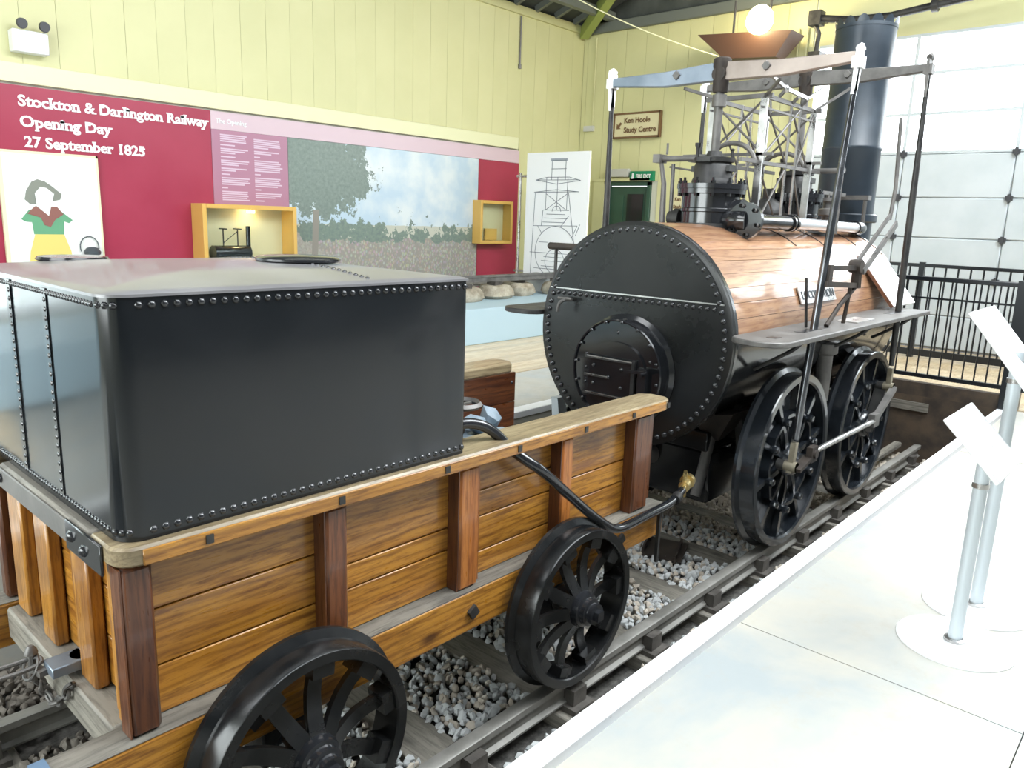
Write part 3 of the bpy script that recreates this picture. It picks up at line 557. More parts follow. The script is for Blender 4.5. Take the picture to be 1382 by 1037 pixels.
obj('loose_stones',sm1,M['stone'],bal,kind='stuff'); obj('loose_stones',sm3,M['stoned'],bal,kind='stuff',label='dark stones behind the wagon, dirt and shade in their colour'); obj('loose_stones',sm2,M['stonew'],bal,kind='stuff',label='warmer brownish loose stones')
# ================================================================ WHEEL BUILDERS (axis Y, outer face towards -Y at y=0)
def spoke_mesh(name,r0,r1,w0,w1,t,ys,m,pad=0,n=6):
    mb=MB();v=[]
    for i in range(n+1):
        a=i/n; r=r0+(r1-r0)*a; w=(w0+(w1-w0)*a)/2; yy=ys[0]+(ys[1]-ys[0])*a+ys[2]*math.sin(PI*a)
        if pad and a>.8: w+=pad*(a-.8)/.2
        v+=[(-w,yy-t/2,r),(w,yy-t/2,r),(w,yy+t/2,r),(-w,yy+t/2,r)]
    f=[(4*i+k,4*i+(k+1)%4,4*i+4+(k+1)%4,4*i+4+k) for i in range(n) for k in range(4)]+[(3,2,1,0),(4*n,4*n+1,4*n+2,4*n+3)]
    mb.add(v,f); 
    if pad: mb.box(-.042,.042,ys[1]-.035,ys[1]+.05,r1-.055,r1+.01)
    me=mb.mesh(name); me.materials.append(m); return me
R_=.386
M['wiron']=mottled('dark greased wheel iron',(.007,.008,.009),(.018,.018,.018),7,(.16,.32),.1,.06,.5)
tw_rim=MB().lathe([(R_-.004,0),(R_,.006),(R_,.095),(R_+.028,.112),(R_+.028,.130),(R_-.02,.136),(R_-.045,.13),(R_-.045,.006),(R_-.04,0)],'Y',n=72,close=True).mesh('wheel'); tw_rim.materials.append(M['wiron'])
tw_hub=MB().lathe([(0,.14),(.075,.14),(.085,.11),(.088,.02),(.08,-.015),(.066,-.02),(.066,-.045),(.05,-.05),(.05,-.075),(0,-.075)],'Y',n=28).box(-.022,.022,-.10,-.07,-.022,.022).mesh('hub'); tw_hub.materials.append(M['black'])
tw_spoke=spoke_mesh('spoke',.07,.345,.062,.05,.022,(.02,.05,.035),M['wiron'],pad=.012)
LR=.61
M['wheel']=mottled('gloss black wheel paint',(.012,.015,.019),(.022,.026,.032),4,(.14,.25),0,.04,.7,coat=.4)
lw_rim=MB().lathe([(LR-.006,0),(LR,.008),(LR,.10),(LR+.03,.118),(LR+.03,.14),(LR-.03,.145),(LR-.055,.14),(LR-.055,.045),(LR-.062,.012),(LR-.05,0)],'Y',n=96,close=True).lathe([(LR-.052,.085),(.08,.065),(.08,.085),(LR-.052,.105)],'Y',n=64,close=True).lathe([(.36,.02),(.335,.02),(.33,.075),(.365,.075)],'Y',n=10,sm=False,close=True).mesh('wheel'); lw_rim.materials.append(M['wheel'])
lw_hub=MB().lathe([(0,.13),(.12,.13),(.12,.02),(.10,-.01),(.07,-.015),(.06,-.05),(0,-.05)],'Y',n=28).mesh('hub'); lw_hub.materials.append(M['wheel'])
lw_out=spoke_mesh('outer_spoke',.35,LR-.05,.03,.045,.045,(.055,.055,0),M['wheel'])
lw_in=spoke_mesh('inner_spoke',.11,.345,.045,.026,.035,(.05,.055,-.01),M['wheel'])
lw_boss=MB().lathe([(.028,.03),(.03,-.0),(.022,-.018),(0,-.022)],'Y',(0,0,.35),8).mesh('boss'); lw_boss.materials.append(M['wheel'])
for q_ in(tw_rim,tw_hub,tw_spoke,lw_rim,lw_hub,lw_out,lw_in,lw_boss): sharpen(q_,35)
def place_wheel(parent,x,y,r,kind,rot=0,lab=None):
    flip=PI if y>0 else 0
    rim,hub=(tw_rim,tw_hub) if kind=='t' else (lw_rim,lw_hub)
    w=D.objects.new('wheel',rim); COL.objects.link(w); w.parent=parent; w.location=Vector((x,y,r))-parent.location; w.rotation_euler=(0,0,flip)
    if lab: w['label']=lab
    def kid(n,me,a):
        o=D.objects.new(n,me); COL.objects.link(o); o.parent=w; o.rotation_euler=(0,a,0)
    kid('hub',hub,0)
    if kind=='t':
        for i in range(10): kid('spoke',tw_spoke,rot+2*PI*i/10)
    else:
        for i in range(10): kid('outer_spoke',lw_out,rot+2*PI*i/10); kid('inner_spoke',lw_in,rot+2*PI*i/10); kid('boss',lw_boss,rot+2*PI*i/10)
    return w
# ================================================================ TENDER
te=thing('tender','wooden tender wagon carrying a black riveted water tank','tender',(-2.9,0,0))
for x in(-3.845,-2.379):
    for y in(-.83,.83): place_wheel(te,x,y,R_,'t',.12 if x<-3 else .3)
    obj('axle',MB().lathe([(.04,-.75),(.04,.75)],'Y',(x,0,R_),14),M['iron'],te)
    for y in(-.58,.58): obj('axle_box',MB().box(x-.1,x+.1,y-.07,y+.07,.30,.50).box(x-.13,x+.13,y-.03,y+.03,.40,.47),M['iron'],te,bev=.006)
for y in(-.60,.60): obj('solebar',B(-4.60,-1.42,y-.06,y+.06,.44,.625),M['honey'],te,bev=.008)
# bluish worn top of the projecting rear beam ends
for y in(-.60,.60): obj('end_strap',MB().box(-4.603,-4.56,y-.0625,y+.0625,.438,.632),mat('blue painted strap',(.10,.16,.24),.4),te)
for y in(-.60,.60): obj('solebar_cap',B(-4.598,-1.425,y-.058,y+.058,.6255,.628),M['greywX'],te)
obj('rear_beam',B(-4.372,-4.27,-.52,.52,.49,.620),M['greyw'],te,bev=.008); obj('front_beam',B(-1.60,-1.45,-.52,.52,.46,.62),M['honeyY'],te,bev=.008)
obj('cross_beam',B(-3.0,-2.86,-.52,.52,.46,.60),M['greyw'],te)
for y in (-.16,.16): obj('centre_beam',B(-4.25,-1.62,y-.04,y+.04,.45,.585),M['greywX'],te)
for i in range(9): obj('floor_plank',B(-4.25+i*.29,-4.25+i*.29+.283,-.54,.54,.59,.615),M['greyw'],te)
for x,z in((-3.98,.52),(-2.96,.53),(-1.85,.53)): 
    obj('bolt',MB().obox((x,-.668,z),(.02,0,.012),(0,.009,0),(-.012,0,.02)).lathe([(.03,-.661),(.03,-.655)],'Y',(x,0,z),10),M['iron'],te)
# side planks, posts, battens (posts between bays)
PX=[(-4.352,-4.262),(-3.67,-3.575),(-3.02,-2.905),(-2.35,-2.26),(-1.72,-1.565)]
for sgn in(-1,1):
    for i in range(4):
        xa,xb=PX[i][1]-.04,PX[i+1][0]+.04
        zs=[[.627,.795,.985,1.172],[.627,.80,.90,1.172],[.627,.735,.90,1.02,1.172],[.627,.80,.925,1.172]][i]
        for a,b in zip(zs[:-1],zs[1:]):
            y0=-.565 if sgn<0 else .53; obj('side_plank',B(xa,xb,y0+(.024 if sgn>0 else 0),y0+.035+(.024 if sgn>0 else 0),a+.002,b-.003),M['honey'],te,bev=.004)
    for i,(a,b) in enumerate(PX):
        y0,y1=(-.635,-.566) if sgn<0 else(.566,.635)
        obj('side_post',B(a,b,y0,y1,.629,1.172),M['honeyred' if i in(2,3) else 'red'],te,bev=.012)
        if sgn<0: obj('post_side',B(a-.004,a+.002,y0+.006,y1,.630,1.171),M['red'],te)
        if i in(1,2,3): obj('batten',B(b,b+(.035 if i>1 else .0151),(-.60 if sgn<0 else .566),(-.566 if sgn<0 else .60),.628,1.171),M['honeyred'],te)
# rear end: horizontal boards inside, upright posts outside, iron strap
for a,b in((.629,.81),(.81,.99),(.99,1.175)): obj('end_plank',B(-4.285,-4.25,-.50,.50,a+.002,b-.002),M['honeyY'],te,bev=.004)
for y0,y1,m in((-.30,-.17,'honeyZ'),(.07,.20,'honeyZ'),(.36,.50,'honeyZ')): obj('end_post',B(-4.335,-4.287,y0,y1,.623,1.172),M[m],te,bev=.008)
obj('end_batten',B(-4.32,-4.287,.21,.25,.63,1.172),M['greyw'],te); obj('end_batten',B(-4.30,-4.287,-.155,-.05,.63,1.172),M['honeyZ'],te)
obj('corner_post',B(-4.325,-4.27,-.50,-.44,.623,1.172),M['honeyZ'],te,bev=.008); obj('corner_post',B(-4.345,-4.27,-.562,-.505,.629,1.172),M['honeyZ'],te,bev=.012)
obj('rear_top_board',B(-4.366,-4.25,-.44,.44,1.178,1.236),M['greyw'],te,bev=.012)
obj('iron_strap',MB().box(-4.374,-4.366,-.44,.60,1.150,1.228),M['greyiron'],te,bev=.006)
obj('corner_strap',MB().box(-4.376,-4.366,-.56,-.28,1.135,1.232),M['black'],te,bev=.003)
for y_,z_ in((-.33,1.19),(-.43,1.175),(.38,1.195)): obj('strap_bolt',MB().dome((-4.376,y_,z_),(-1,0,0),.02),M['rivet'],te)
def sideboard(y0,y1):
    # top plank with rounded ends, in plan
    o=-1 if y0<0 else 1; yo,yi=(y0,y1) if o<0 else (y1,y0); r=.07; x0,x1=-4.366,-1.40; pts=[]
    for k in range(6):
        t=k/5*PI/2; pts.append((x1-r+r*math.sin(t),yo-o*(r-r*math.cos(t))))
    poly=pts+[(x1-.0,yi+o*.06),(x1-.05,yi),(x0,yi)]+[(x0,yo-o*r)]+[(x0+r-r*math.cos(t),yo-o*(r-r*math.sin(t))) for t in[PI/8*k for k in range(1,5)]]
    return MB().prism([(a,b,1.176) for a,b in poly],(0,0,.060))
obj('top_board',sideboard(-.655,-.455),M['old'],te,bev=.008); ot=obj('top_board',sideboard(.53,.73),M['old'],te,bev=.008); ot.location.z+=.024; ot.location.x+=.01
# orange varnished outer edge strip of the top boards
obj('board_edge',B(-4.295,-1.48,-.662,-.654,1.179,1.228),M['honey'],te,bev=.003); obj('board_edge',B(-4.36,-1.48,.654,.662,1.179,1.228),M['honey'],te)
for x in(-4.10,-3.62,-3.12,-2.69,-2.21,-1.80,-1.46): obj('board_nail',MB().obox((x,-.664,1.205),(.012,0,0),(0,.003,0),(0,0,.014)),M['iron'],te)
for sgn in(-1,1): # inner faces near the open front and reddish door post of the far side
    for a,b in((.627,.83),(.83,1.0),(1.0,1.172)): obj('inner_plank',B(-2.93,-1.40 if sgn>0 else -1.46,.528 if sgn>0 else -.525,.553 if sgn>0 else -.50,a+.002,b-.002+(.026 if sgn>0 and b>1.1 else 0)),M['redX'],te,bev=.003)
    obj('end_stile',B(-1.57,-1.43,-.562 if sgn<0 else .554,-.527 if sgn<0 else .566,.627,1.172),M['red'],te,bev=.006)
obj('stile_bolt',MB().dome((-1.47,.498,1.14),(0,-1,0),.012),M['rivet'],te)
# ---- water tank
TX0,TX1,TY,TZ0,TZ1=-4.335,-2.985,.62,1.237,1.940
def rrect(x0,x1,y0,y1,rr):
    pts=[]
    for cx,cy,a0,r in((x1-rr[1],y0+rr[1],-90,rr[1]),(x1-rr[1],y1-rr[1],0,rr[1]),(x0+rr[0],y1-rr[0],90,rr[0]),(x0+rr[0],y0+rr[0],180,rr[0])):
        for k in range(7):
            t=math.radians(a0+90*k/6); pts.append((cx+r*math.cos(t),cy+r*math.sin(t)))
    return pts
pp=rrect(TX0,TX1,-TY,TY,(.075,.022)); n_=len(pp)
mb=MB(); v=[(x,y,TZ0) for x,y in pp]+[(x,y,TZ1) for x,y in pp]
mb.add(v,[(i,(i+1)%n_,n_+(i+1)%n_,n_+i) for i in range(n_)],True); mb.add([(x,y,TZ0) for x,y in pp],[tuple(range(n_))])
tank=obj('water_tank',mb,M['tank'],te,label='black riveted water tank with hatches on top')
# crowned top plate with rolled rim
rings=[(1.0,0),(1.0,.008),(.99,.013),(.93,.018),(.8,.027),(.6,.039),(.3,.048),(.05,.05)]
cx,cy=(TX0+TX1)/2,0; v=[];f=[]
for s_,h in rings:
    e=.006 if s_==1.0 else 0
    v+=[(cx+(x-cx)*s_+(e if x>cx else -e),cy+(y-cy)*s_+(e if y>0 else -e),TZ1+h) for x,y in pp]
for k in range(len(rings)-1): f+=[(k*n_+i,k*n_+(i+1)%n_,(k+1)*n_+(i+1)%n_,(k+1)*n_+i) for i in range(n_)]
f.append(tuple(range((len(rings)-1)*n_,len(rings)*n_)))
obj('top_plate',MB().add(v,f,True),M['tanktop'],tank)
def topz(x,y):
    s_=max(abs(x-cx)/((TX1-TX0)/2),abs(y)/TY)
    for (a,h1),(b,h2) in zip(rings[1:-1],rings[2:]):
        if b<=s_<=a: return TZ1+h1+(h2-h1)*(a-s_)/(a-b)
    return TZ1+.05
rv=MB()
def rline(p,q,n,nr,r=.0125,ends=True):
    for i in range(n):
        t=i/(n-1); rv.dome([p[k]+(q[k]-p[k])*t for k in range(3)],nr,r)
for z in(TZ1-.022,TZ0+.028):
    rline((TX0+.09,-TY,z),(TX1-.02,-TY,z),36,(0,-1,0)); rline((TX0,-TY+.09,z),(TX0,TY-.09,z),46,(-1,0,0),.0105)
    for a in(.28,.6,.9): rv.dome((TX0+.075-.075*math.cos(a),-TY+.075-.075*math.sin(a),z),(-math.cos(a),-math.sin(a),0),.011)
for y in(-.16,.19): rline((TX0,y,TZ0+.05),(TX0,y,TZ1-.045),22,(-1,0,0),.0115)
for i in range(34):
    y=.56-i*.034; rv.dome((-3.43,y,topz(-3.43,y)),(0,0,1),.009)
obj('rivets',rv,M['rivet'],tank,kind='stuff')
obj('seam_strip',MB().box(TX0-.004,TX0,-.175,-.13,TZ0+.02,TZ1-.01).box(TX0-.004,TX0,.175,.22,TZ0+.02,TZ1-.01),M['tank'],tank)
hm=MB().lathe([(0,.0),(.155,.0),(.165,.006),(.165,.014),(.15,.022),(0,.028)],'Z',(-3.39,-.06,1.987),40); obj('hatch_lid',hm,M['black'],tank,label='round black hatch lid with bright rim')
obj('hatch_lid',MB().lathe([(0,.0),(.12,.0),(.128,.006),(.12,.016),(0,.02)],'Z',(-4.03,.50,1.968),32),M['black'],tank)
# ---- feed pipe with brass union, valve handwheel
pp_=[(-2.985,-.50,1.285),(-2.93,-.50,1.315),(-2.88,-.515,1.325),(-2.80,-.54,1.305),(-2.74,-.565,1.26),(-2.70,-.60,1.20),(-2.66,-.66,1.15),(-2.60,-.71,1.10),(-2.45,-.72,.975),(-2.233,-.72,.80),(-2.05,-.72,.67),(-1.98,-.72,.642),(-1.90,-.72,.632),(-1.65,-.71,.634),(-1.40,-.70,.628),(-1.22,-.66,.65)]
def smooth(P,it=2):
    P=[Vector(p) for p in P]
    for _ in range(it):
        Q=[P[0]]
        for a,b in zip(P[:-1],P[1:]): Q+=[a*.75+b*.25,a*.25+b*.75]
        P=Q+[P[-1]]
    return P
fp=obj('feed_pipe',MB().tube(smooth(pp_),.024,12),M['black'],te,label='black feed pipe bending down over the side to a brass union')
obj('pipe_flange',MB().lathe([(0,-2.99),(.045,-2.99),(.045,-2.965),(0,-2.965)],'X',(0,-.50,1.285),16),M['iron'],fp)
obj('pipe_collar',MB().tube([(-1.36,-.695,.633),(-1.30,-.68,.64)],.031,12),M['iron'],fp)
u0,u1=Vector((-1.24,-.665,.648)),Vector((-1.08,-.62,.672))
obj('brass_union',MB().tube([u0,u0.lerp(u1,.35),u0.lerp(u1,.36),u0.lerp(u1,.62),u0.lerp(u1,.63),u0.lerp(u1,.8),u0.lerp(u1,.81),u1],[.023,.023,.034,.034,.026,.026,.045,.045],12).tube([(-1.16,-.64,.59),(-1.16,-.64,.74)],.014,8).bar((-1.20,-.66,.735),(-1.12,-.62,.735),.02,.014),M['brass'],fp)
obj('pipe_hanger',MB().box(-1.52,-1.50,-.70,-.68,.30,.62).bar((-1.51,-.69,.60),(-1.51,-.60,.60),.02,.02),M['iron'],te)
hw=obj('valve_handwheel',MB().lathe([(.098,.0),(.085,.014),(.072,0),(.085,-.014)],'Z',(-2.80,-.40,1.372),28,close=True).bar((-2.90,-.40,1.37),(-2.74,-.40,1.37),.014,.010).bar((-2.82,-.48,1.37),(-2.82,-.32,1.37),.014,.010),M['greyiron'],te)
obj('valve_stem',MB().tube([(-2.82,-.40,1.20),(-2.82,-.40,1.38)],.011,8).tube([(-2.985,-.40,1.26),(-2.80,-.40,1.26)],.03,10),M['rust'],te)
DY=-.03
# ---- drawbar, coupling chain and hook at the rear
dbz=obj('drawbar',MB().obox((-4.365,-.125,.662),(.055,0,0),(0,.045,0),(0,0,.018)).lathe([(0,.644),(.045,.644),(.045,.68),(0,.68)],'Z',(-4.31,-.125,0),16),M['bluesteel'],te,label='grey iron drawbar resting over the rear beam',bev=.003)
obj('drawbar_pin',MB().tube([(-4.445,-.05,.60),(-4.445,-.05,.70)],.012,8).dome((-4.445,-.05,.70),(0,0,1),.022,8,1.4).bar((-4.445,-.05,.65),(-4.43,-.12,.65),.03,.02),M['greyiron'],dbz)
def link(c,a,b,L=.035,w=.018,r=.005):
    c,a,b=Vector(c),Vector(a).normalized(),Vector(b).normalized(); pts=[c+a*L*math.cos(t)+b*w*math.sin(t) for t in[2*PI*i/12 for i in range(13)]]
    return MB().tube(pts,r,6,cap=False)
cp=thing('coupling_chain','rusty coupling chain and shackle hanging from the drawbar behind the wagon','chain',(-4.5,.0,.5))
path=smooth([(-4.445,-.05,.64),(-4.42,-.03,.57),(-4.395,.03,.50),(-4.39,.02,.47),(-4.39,-.06,.49),(-4.388,-.15,.55),(-4.385,-.22,.635)],2); k=0
L_=[path[0]]
for p in path[1:]:
    if (p-L_[-1]).length>.040:
        d=p-L_[-1]; c=(p+L_[-1])/2; s_=d.cross(Vector((0,0,1))); s_=s_ if s_.length>.001 else Vector((0,1,0)); b=s_ if k%2 else d.cross(s_)
        obj('chain_link',link(c,d,b,.030,.015,.0065),M['greyiron'],cp); L_.append(p);k+=1
obj('shackle',MB().tube(smooth([(-4.95,.02,.66),(-4.70,.0,.665),(-4.50,-.03,.67),(-4.42,-.06,.69),(-4.43,-.10,.67),(-4.60,-.06,.655),(-4.95,-.05,.65)]),.008,8).tube([(-4.45+.02*math.sin(t),-.05+.05*math.cos(t),.655+.04*math.sin(t)) for t in[2*PI*i/14 for i in range(15)]],.005,6),M['greyiron'],cp)
# coal
R=random.Random(11)
cl=[(-2.50,-.20),(-2.40,-.33),(-2.55,-.40),(-2.35,-.15),(-2.62,-.28),(-2.28,-.28),(-2.46,.0),(-2.64,-.08),(-2.20,-.1),(-2.3,.12),(-2.52,.18),(-2.70,.12),(-2.76,-.2),(-2.12,-.35),(-2.1,.06),(-2.7,-.42),(-2.38,.3),(-2.6,.35),(-2.2,.26),(-2.82,.3)]
for i,(x,y) in enumerate(cl):
    z=.70; h=.50*math.exp(-((x+2.45)**2/.20+(y+.15)**2/.16))
    mb=stone(MB(),(0,0,0),.085*R.uniform(.8,1.2),R); o=obj('coal_lump',mb,M['coal'],None); o.location=(x,y,.70+h+.0); tag(o,('blue grey coal lump heaped inside the wagon, '+['topmost beside the valve handwheel','beside the feed pipe bend','close against the side board','behind the topmost lump'][i]) if i<4 else 'smaller coal lump lying deep inside the wagon, hidden by the tank or boards','coal','coal lumps in the wagon')
heap=MB(); 
for k in range(260):
    x,y=R.uniform(-2.93,-1.65),R.uniform(-.46,.46); h=.46*math.exp(-((x+2.45)**2/.22+(y+.15)**2/.2)); 
    for zz in (h,h*.5): stone(heap,(x,y,.64+zz),.075,R)
tag(obj('coal_heap',heap,M['coal']),'heap of small coal under the lumps in the wagon','coal',kind='stuff')
tr=tag(obj('metal_tray',MB().obox((-.46,-.155,-.13),(.16,.06,0),(-.045,.13,0),(0,0,.006)).bar((-.60,-.31,-.115),(-.30,-.19,-.115),.015,.06).bar((-.64,-.07,-.115),(-.34,.05,-.115),.015,.06),M['rust']),'square dark metal tray on a sleeper by the brass union','tray')
# ================================================================ LOCOMOTIVE
lo_=thing('steam_locomotive','black early steam engine with varnished timber lagging and tall chimney','locomotive',(.8,0,0))
BR,BZ,BX0,BX1=.72,1.46,-.90,2.45
boiler=obj('boiler',MB().lathe([(0,BX0+.02),(BR-.03,BX0+.02),(BR-.03,BX1),(0,BX1+.02)],'X',(0,0,BZ),64),M['black'],lo_)
hd=obj('end_plate',MB().lathe([(0,BX0+.0),(BR-.012,BX0),(BR+.016,BX0+.006),(BR+.016,BX0+.045),(BR-.03,BX0+.04)],'X',(0,0,BZ),72),M['head'],lo_,label='riveted black round end plate facing the tender')
# upper plate lap
a0=math.asin((1.722-BZ)/BR); pts=[(BX0-.008,BR*.985*math.cos(t),BZ+BR*.985*math.sin(t)) for t in[a0+(PI-2*a0)*i/24 for i in range(25)]]
obj('upper_plate',MB().prism(pts,(.008,0,0)),M['head'],hd)
obj('lap_edge',MB().box(BX0-.011,BX0-.006,-.665,.665,1.722,1.730),M['steel'],hd)
rv=MB()
for i in range(76):
    t=2*PI*i/76; rv.dome((BX0-.004,(BR-.035)*math.cos(t),BZ+(BR-.035)*math.sin(t)),(-1,0,0),.0195,8)
for i in range(26): rv.dome((BX0-.002,-.60+i*.048,1.695),(-1,0,0),.0175,8)
obj('rivets',rv,M['rivet'],hd,kind='stuff')
obj('gauge_tap',MB().tube(smooth([(BX0,.50,1.65),(BX0-.07,.50,1.65),(BX0-.09,.52,1.63),(BX0-.09,.53,1.57)]),.012,8).tube([(BX0-.05,.44,1.66),(BX0-.05,.56,1.66)],.010,6),M['greyiron'],hd)
# lagging boards: longitudinal, lower edge at z 1.55
LR2=BR+.012; nb=22; lo_ang=math.asin((1.545-BZ)/LR2)
for i in range(nb):
    t0=lo_ang+(PI-2*lo_ang)*i/nb+.002; t1=lo_ang+(PI-2*lo_ang)*(i+1)/nb-.002; rr=LR2+random.uniform(0,.0015)
    mb=MB(); v=[]
    for xx in(BX0+.045,BX1-.08):
        for r_ in(rr,rr-.018):
            for t in(t0,(t0+t1)/2,t1): v.append((xx,-r_*math.cos(t),BZ+r_*math.sin(t)))
    f=[(0,1,7,6),(1,2,8,7),(3,9,10,4),(4,10,11,5),(0,6,9,3),(2,5,11,8),(0,3,4,1),(1,4,5,2),(6,7,10,9),(7,8,11,10)]
    obj('lagging_board',mb.add(v,f),M['lag'],lo_)
for xx in(BX0+.05,BX1-.10): obj('lagging_band',MB().lathe([(LR2+.001,xx-.012),(LR2+.007,xx-.01),(LR2+.007,xx+.02),(LR2+.001,xx+.022)],'X',(0,0,BZ),64),M['black'],lo_)
for xx in(.62,1.18,1.9):
    obj('lagging_strap',MB().tube([(xx,-(LR2+.003)*math.cos(t),BZ+(LR2+.003)*math.sin(t)) for t in[.95+1.24*i/16 for i in range(17)]],.005,6),M['iron'],lo_)
# fire door assembly
FZ=1.232
fd=obj('firehole_ring',MB().lathe([(.30,BX0+.0),(.372,BX0),(.372,BX0-.012),(.345,BX0-.03),(.345,BX0-.125),(.338,BX0-.132),(.330,BX0-.130),(.330,BX0-.10)],'X',(0,0,FZ),48),M['black'],lo_)
obj('firehole_plate',MB().lathe([(0,BX0-.118),(.332,BX0-.118)],'X',(0,0,FZ),48),M['black'],fd)
obj('arched_plate',MB().prism([(BX0-.135,.225*math.cos(t),FZ+.03+.17*math.sin(t)) for t in[PI*i/14 for i in range(15)]],(.02,0,0)),M['black'],fd)
FX=BX0-.038
dr=obj('fire_door',B(FX-.118,FX-.098,-.145,.20,FZ-.17,FZ+.09),M['black'],lo_,bev=.006)
obj('door_strap',MB().box(FX-.128,FX-.118,-.15,.22,FZ+.075,FZ+.092).box(FX-.128,FX-.118,.02,.22,FZ-.045,FZ-.03).box(FX-.13,FX-.118,-.15,.22,FZ-.165,FZ-.15).box(FX-.126,FX-.1,-.17,-.145,FZ-.2,FZ+.10),M['iron'],dr)
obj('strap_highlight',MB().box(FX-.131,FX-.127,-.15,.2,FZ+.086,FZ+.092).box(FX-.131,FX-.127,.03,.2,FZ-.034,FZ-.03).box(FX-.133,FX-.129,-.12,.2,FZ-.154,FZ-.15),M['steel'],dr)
rb=MB()
for y,z in((.15,.03),(-.07,.03),(.15,-.09),(-.07,-.09),(.03,-.035),(-.21,.03),(-.21,-.03),(-.22,-.1),(.24,.09),(.24,.0),(.24,-.1),(0,.26),(-.25,.1)): rb.dome((FX-.12 if abs(y)<.2 and z<.2 else FX-.077,y,FZ+z),(-1,0,0),.014,8)
for i in range(16):
    t=2*PI*i/16+.1; rb.dome((FX-.096,.318*math.cos(t),FZ+.33*math.sin(t)),(-1,0,0),.012,6)
obj('door_studs',rb,M['rivet'],dr,kind='stuff')
obj('latch',MB().bar((FX-.14,-.12,FZ+.03),(FX-.14,-.27,FZ+.045),.014,.02).tube([(FX-.12,-.25,FZ+.03),(FX-.18,-.25,FZ+.03)],.012,8).box(FX-.12,FX-.08,-.25,-.19,FZ-.15,FZ+.06),M['black'],dr)
# running boards
for sgn in(-1,1):
    o=sgn; yo,yi=o*1.075,o*.735; x0,x1=-1.02,(1.95 if o<0 else 1.9); P_=[(x0+.13,yo),(x1,yo),(x1,yi),(x0+.12,yi)]
    P_+=[(x0+.12-.12*math.sin(t),yi+(yo-yi)*(.5-.5*math.cos(t))) for t in[PI*k/8 for k in range(1,8)]]
    rbrd=obj('running_board',MB().prism([(a,b,1.522) for a,b in P_],(0,0,.034)),M['greyiron'] if o<0 else M['iron'],lo_,bev=.006)
    if o<0:
        [obj('board_slot',B(a_,b_,-.96,-.90,1.552,1.5575),M['fence'],rbrd) for a_,b_ in((-.42,.02),(-.82,-.74),(1.3,1.66))]
        obj('board_pad',B(.42,.78,-1.0,-.86,1.556,1.562),M['steel'],rbrd)
    for xx in(-.5,.75,1.75): obj('board_bracket',MB().tube(smooth([(xx,o*1.0,1.52),(xx,o*.95,1.46),(xx,o*.80,1.36),(xx,o*.70,1.30)]),.014,6),M['iron'],lo_)
# chimney
CH=2.72
ch=obj('chimney',MB().lathe([(.255,1.70),(.262,2.30),(.262,2.92),(.268,2.93),(.268,2.96),(.262,2.97),(.262,3.6),(.265,4.02)],'Z',(CH,0,0),40).lathe([(.285,2.26),(.30,2.27),(.30,2.33),(.285,2.34)],'Z',(CH,0,0),40),M['chimney'],lo_,label='tall blue black chimney with scalloped crown')
cr=MB(); n=14
for i in range(n):
    v=[]
    for k in range(7):
        t=2*PI*(i+k/6)/n; h=.07*math.sin(PI*k/6)**.7; v.append((CH+.267*math.cos(t),.267*math.sin(t),4.02)); v.append((CH+(.267+.15*h)*math.cos(t),(.267+.15*h)*math.sin(t),4.02+h))
    cr.add(v,[(2*k,2*k+2,2*k+3,2*k+1) for k in range(6)],True)
obj('chimney_crown',cr,M['chimney'],ch)
obj('crown_rim',MB().lathe([(.262,4.0),(.270,4.0),(.270,4.03),(.262,4.03)],'Z',(CH,0,0),40,close=True),M['chimney'],ch)
obj('smokebox_elbow',MB().tube(smooth([(BX1-.05,0,1.62),(BX1+.15,0,1.62),(CH,0,1.70),(CH,0,1.95)]),.262,24),M['chimney'],lo_)
obj('chimney_clamp',MB().box(2.36,2.44,-.33,-.05,2.46,2.50).tube([(2.38,-.30,2.16),(2.38,-.30,2.50)],.018,8),M['greyiron'],lo_)
# cylinders set in the boiler
def cylinder(xc,z0):
    c=obj('steam_cylinder',MB().lathe([(0,2.08),(.23,2.08),(.235,2.12),(.205,2.13),(.205,2.275),(.213,2.28),(.213,2.30),(.205,2.305),(.205,2.40),(.238,2.405),(.238,2.435),(.244,2.437),(.244,2.47),(.238,2.472),(.15,2.475)],'Z',(xc,0,z0),40),M['black'],lo_,label='black flanged upright steam cylinder on the boiler')
    obj('cylinder_head',MB().lathe([(.15,2.47),(.145,2.50),(.135,2.52),(.135,2.60),(.12,2.62),(.14,2.625),(.14,2.655),(.06,2.66),(.05,2.70),(0,2.70)],'Z',(xc,0,z0),28).box(xc-.155,xc+.155,-.05,.05,2.62+z0,2.65+z0).box(xc-.05,xc+.05,-.15,.15,2.56+z0,2.60+z0),M['iron'],c)
    bo=MB()
    for i in range(12):
        t=2*PI*i/12; x_,y_=xc+.222*math.cos(t),.222*math.sin(t); bo.lathe([(.017,2.47),(.017,2.49),(.009,2.492),(.009,2.51),(0,2.512)],'Z',(x_,y_,z0),6,sm=False).lathe([(.015,2.405),(.015,2.385),(0,2.384)],'Z',(x_,y_,z0),6,sm=False)
    obj('cylinder_bolts',bo,M['black'],c,kind='stuff')
    obj('oil_cup',MB().lathe([(.012,2.65),(.012,2.72),(.022,2.74),(.022,2.76),(0,2.76)],'Z',(xc-.03,.12,z0),8).lathe([(.01,2.65),(.01,2.70),(.02,2.71),(0,2.72)],'Z',(xc+.03,-.12,z0),8),M['iron'],c)
    obj('base_flange',MB().lathe([(0,2.10),(.30,2.10),(.30,2.155),(.235,2.165),(.23,2.20)],'Z',(xc,0,z0),24,sm=False),M['iron'],c)
    return c
cylinder(.05,0); cylinder(1.50,.0)
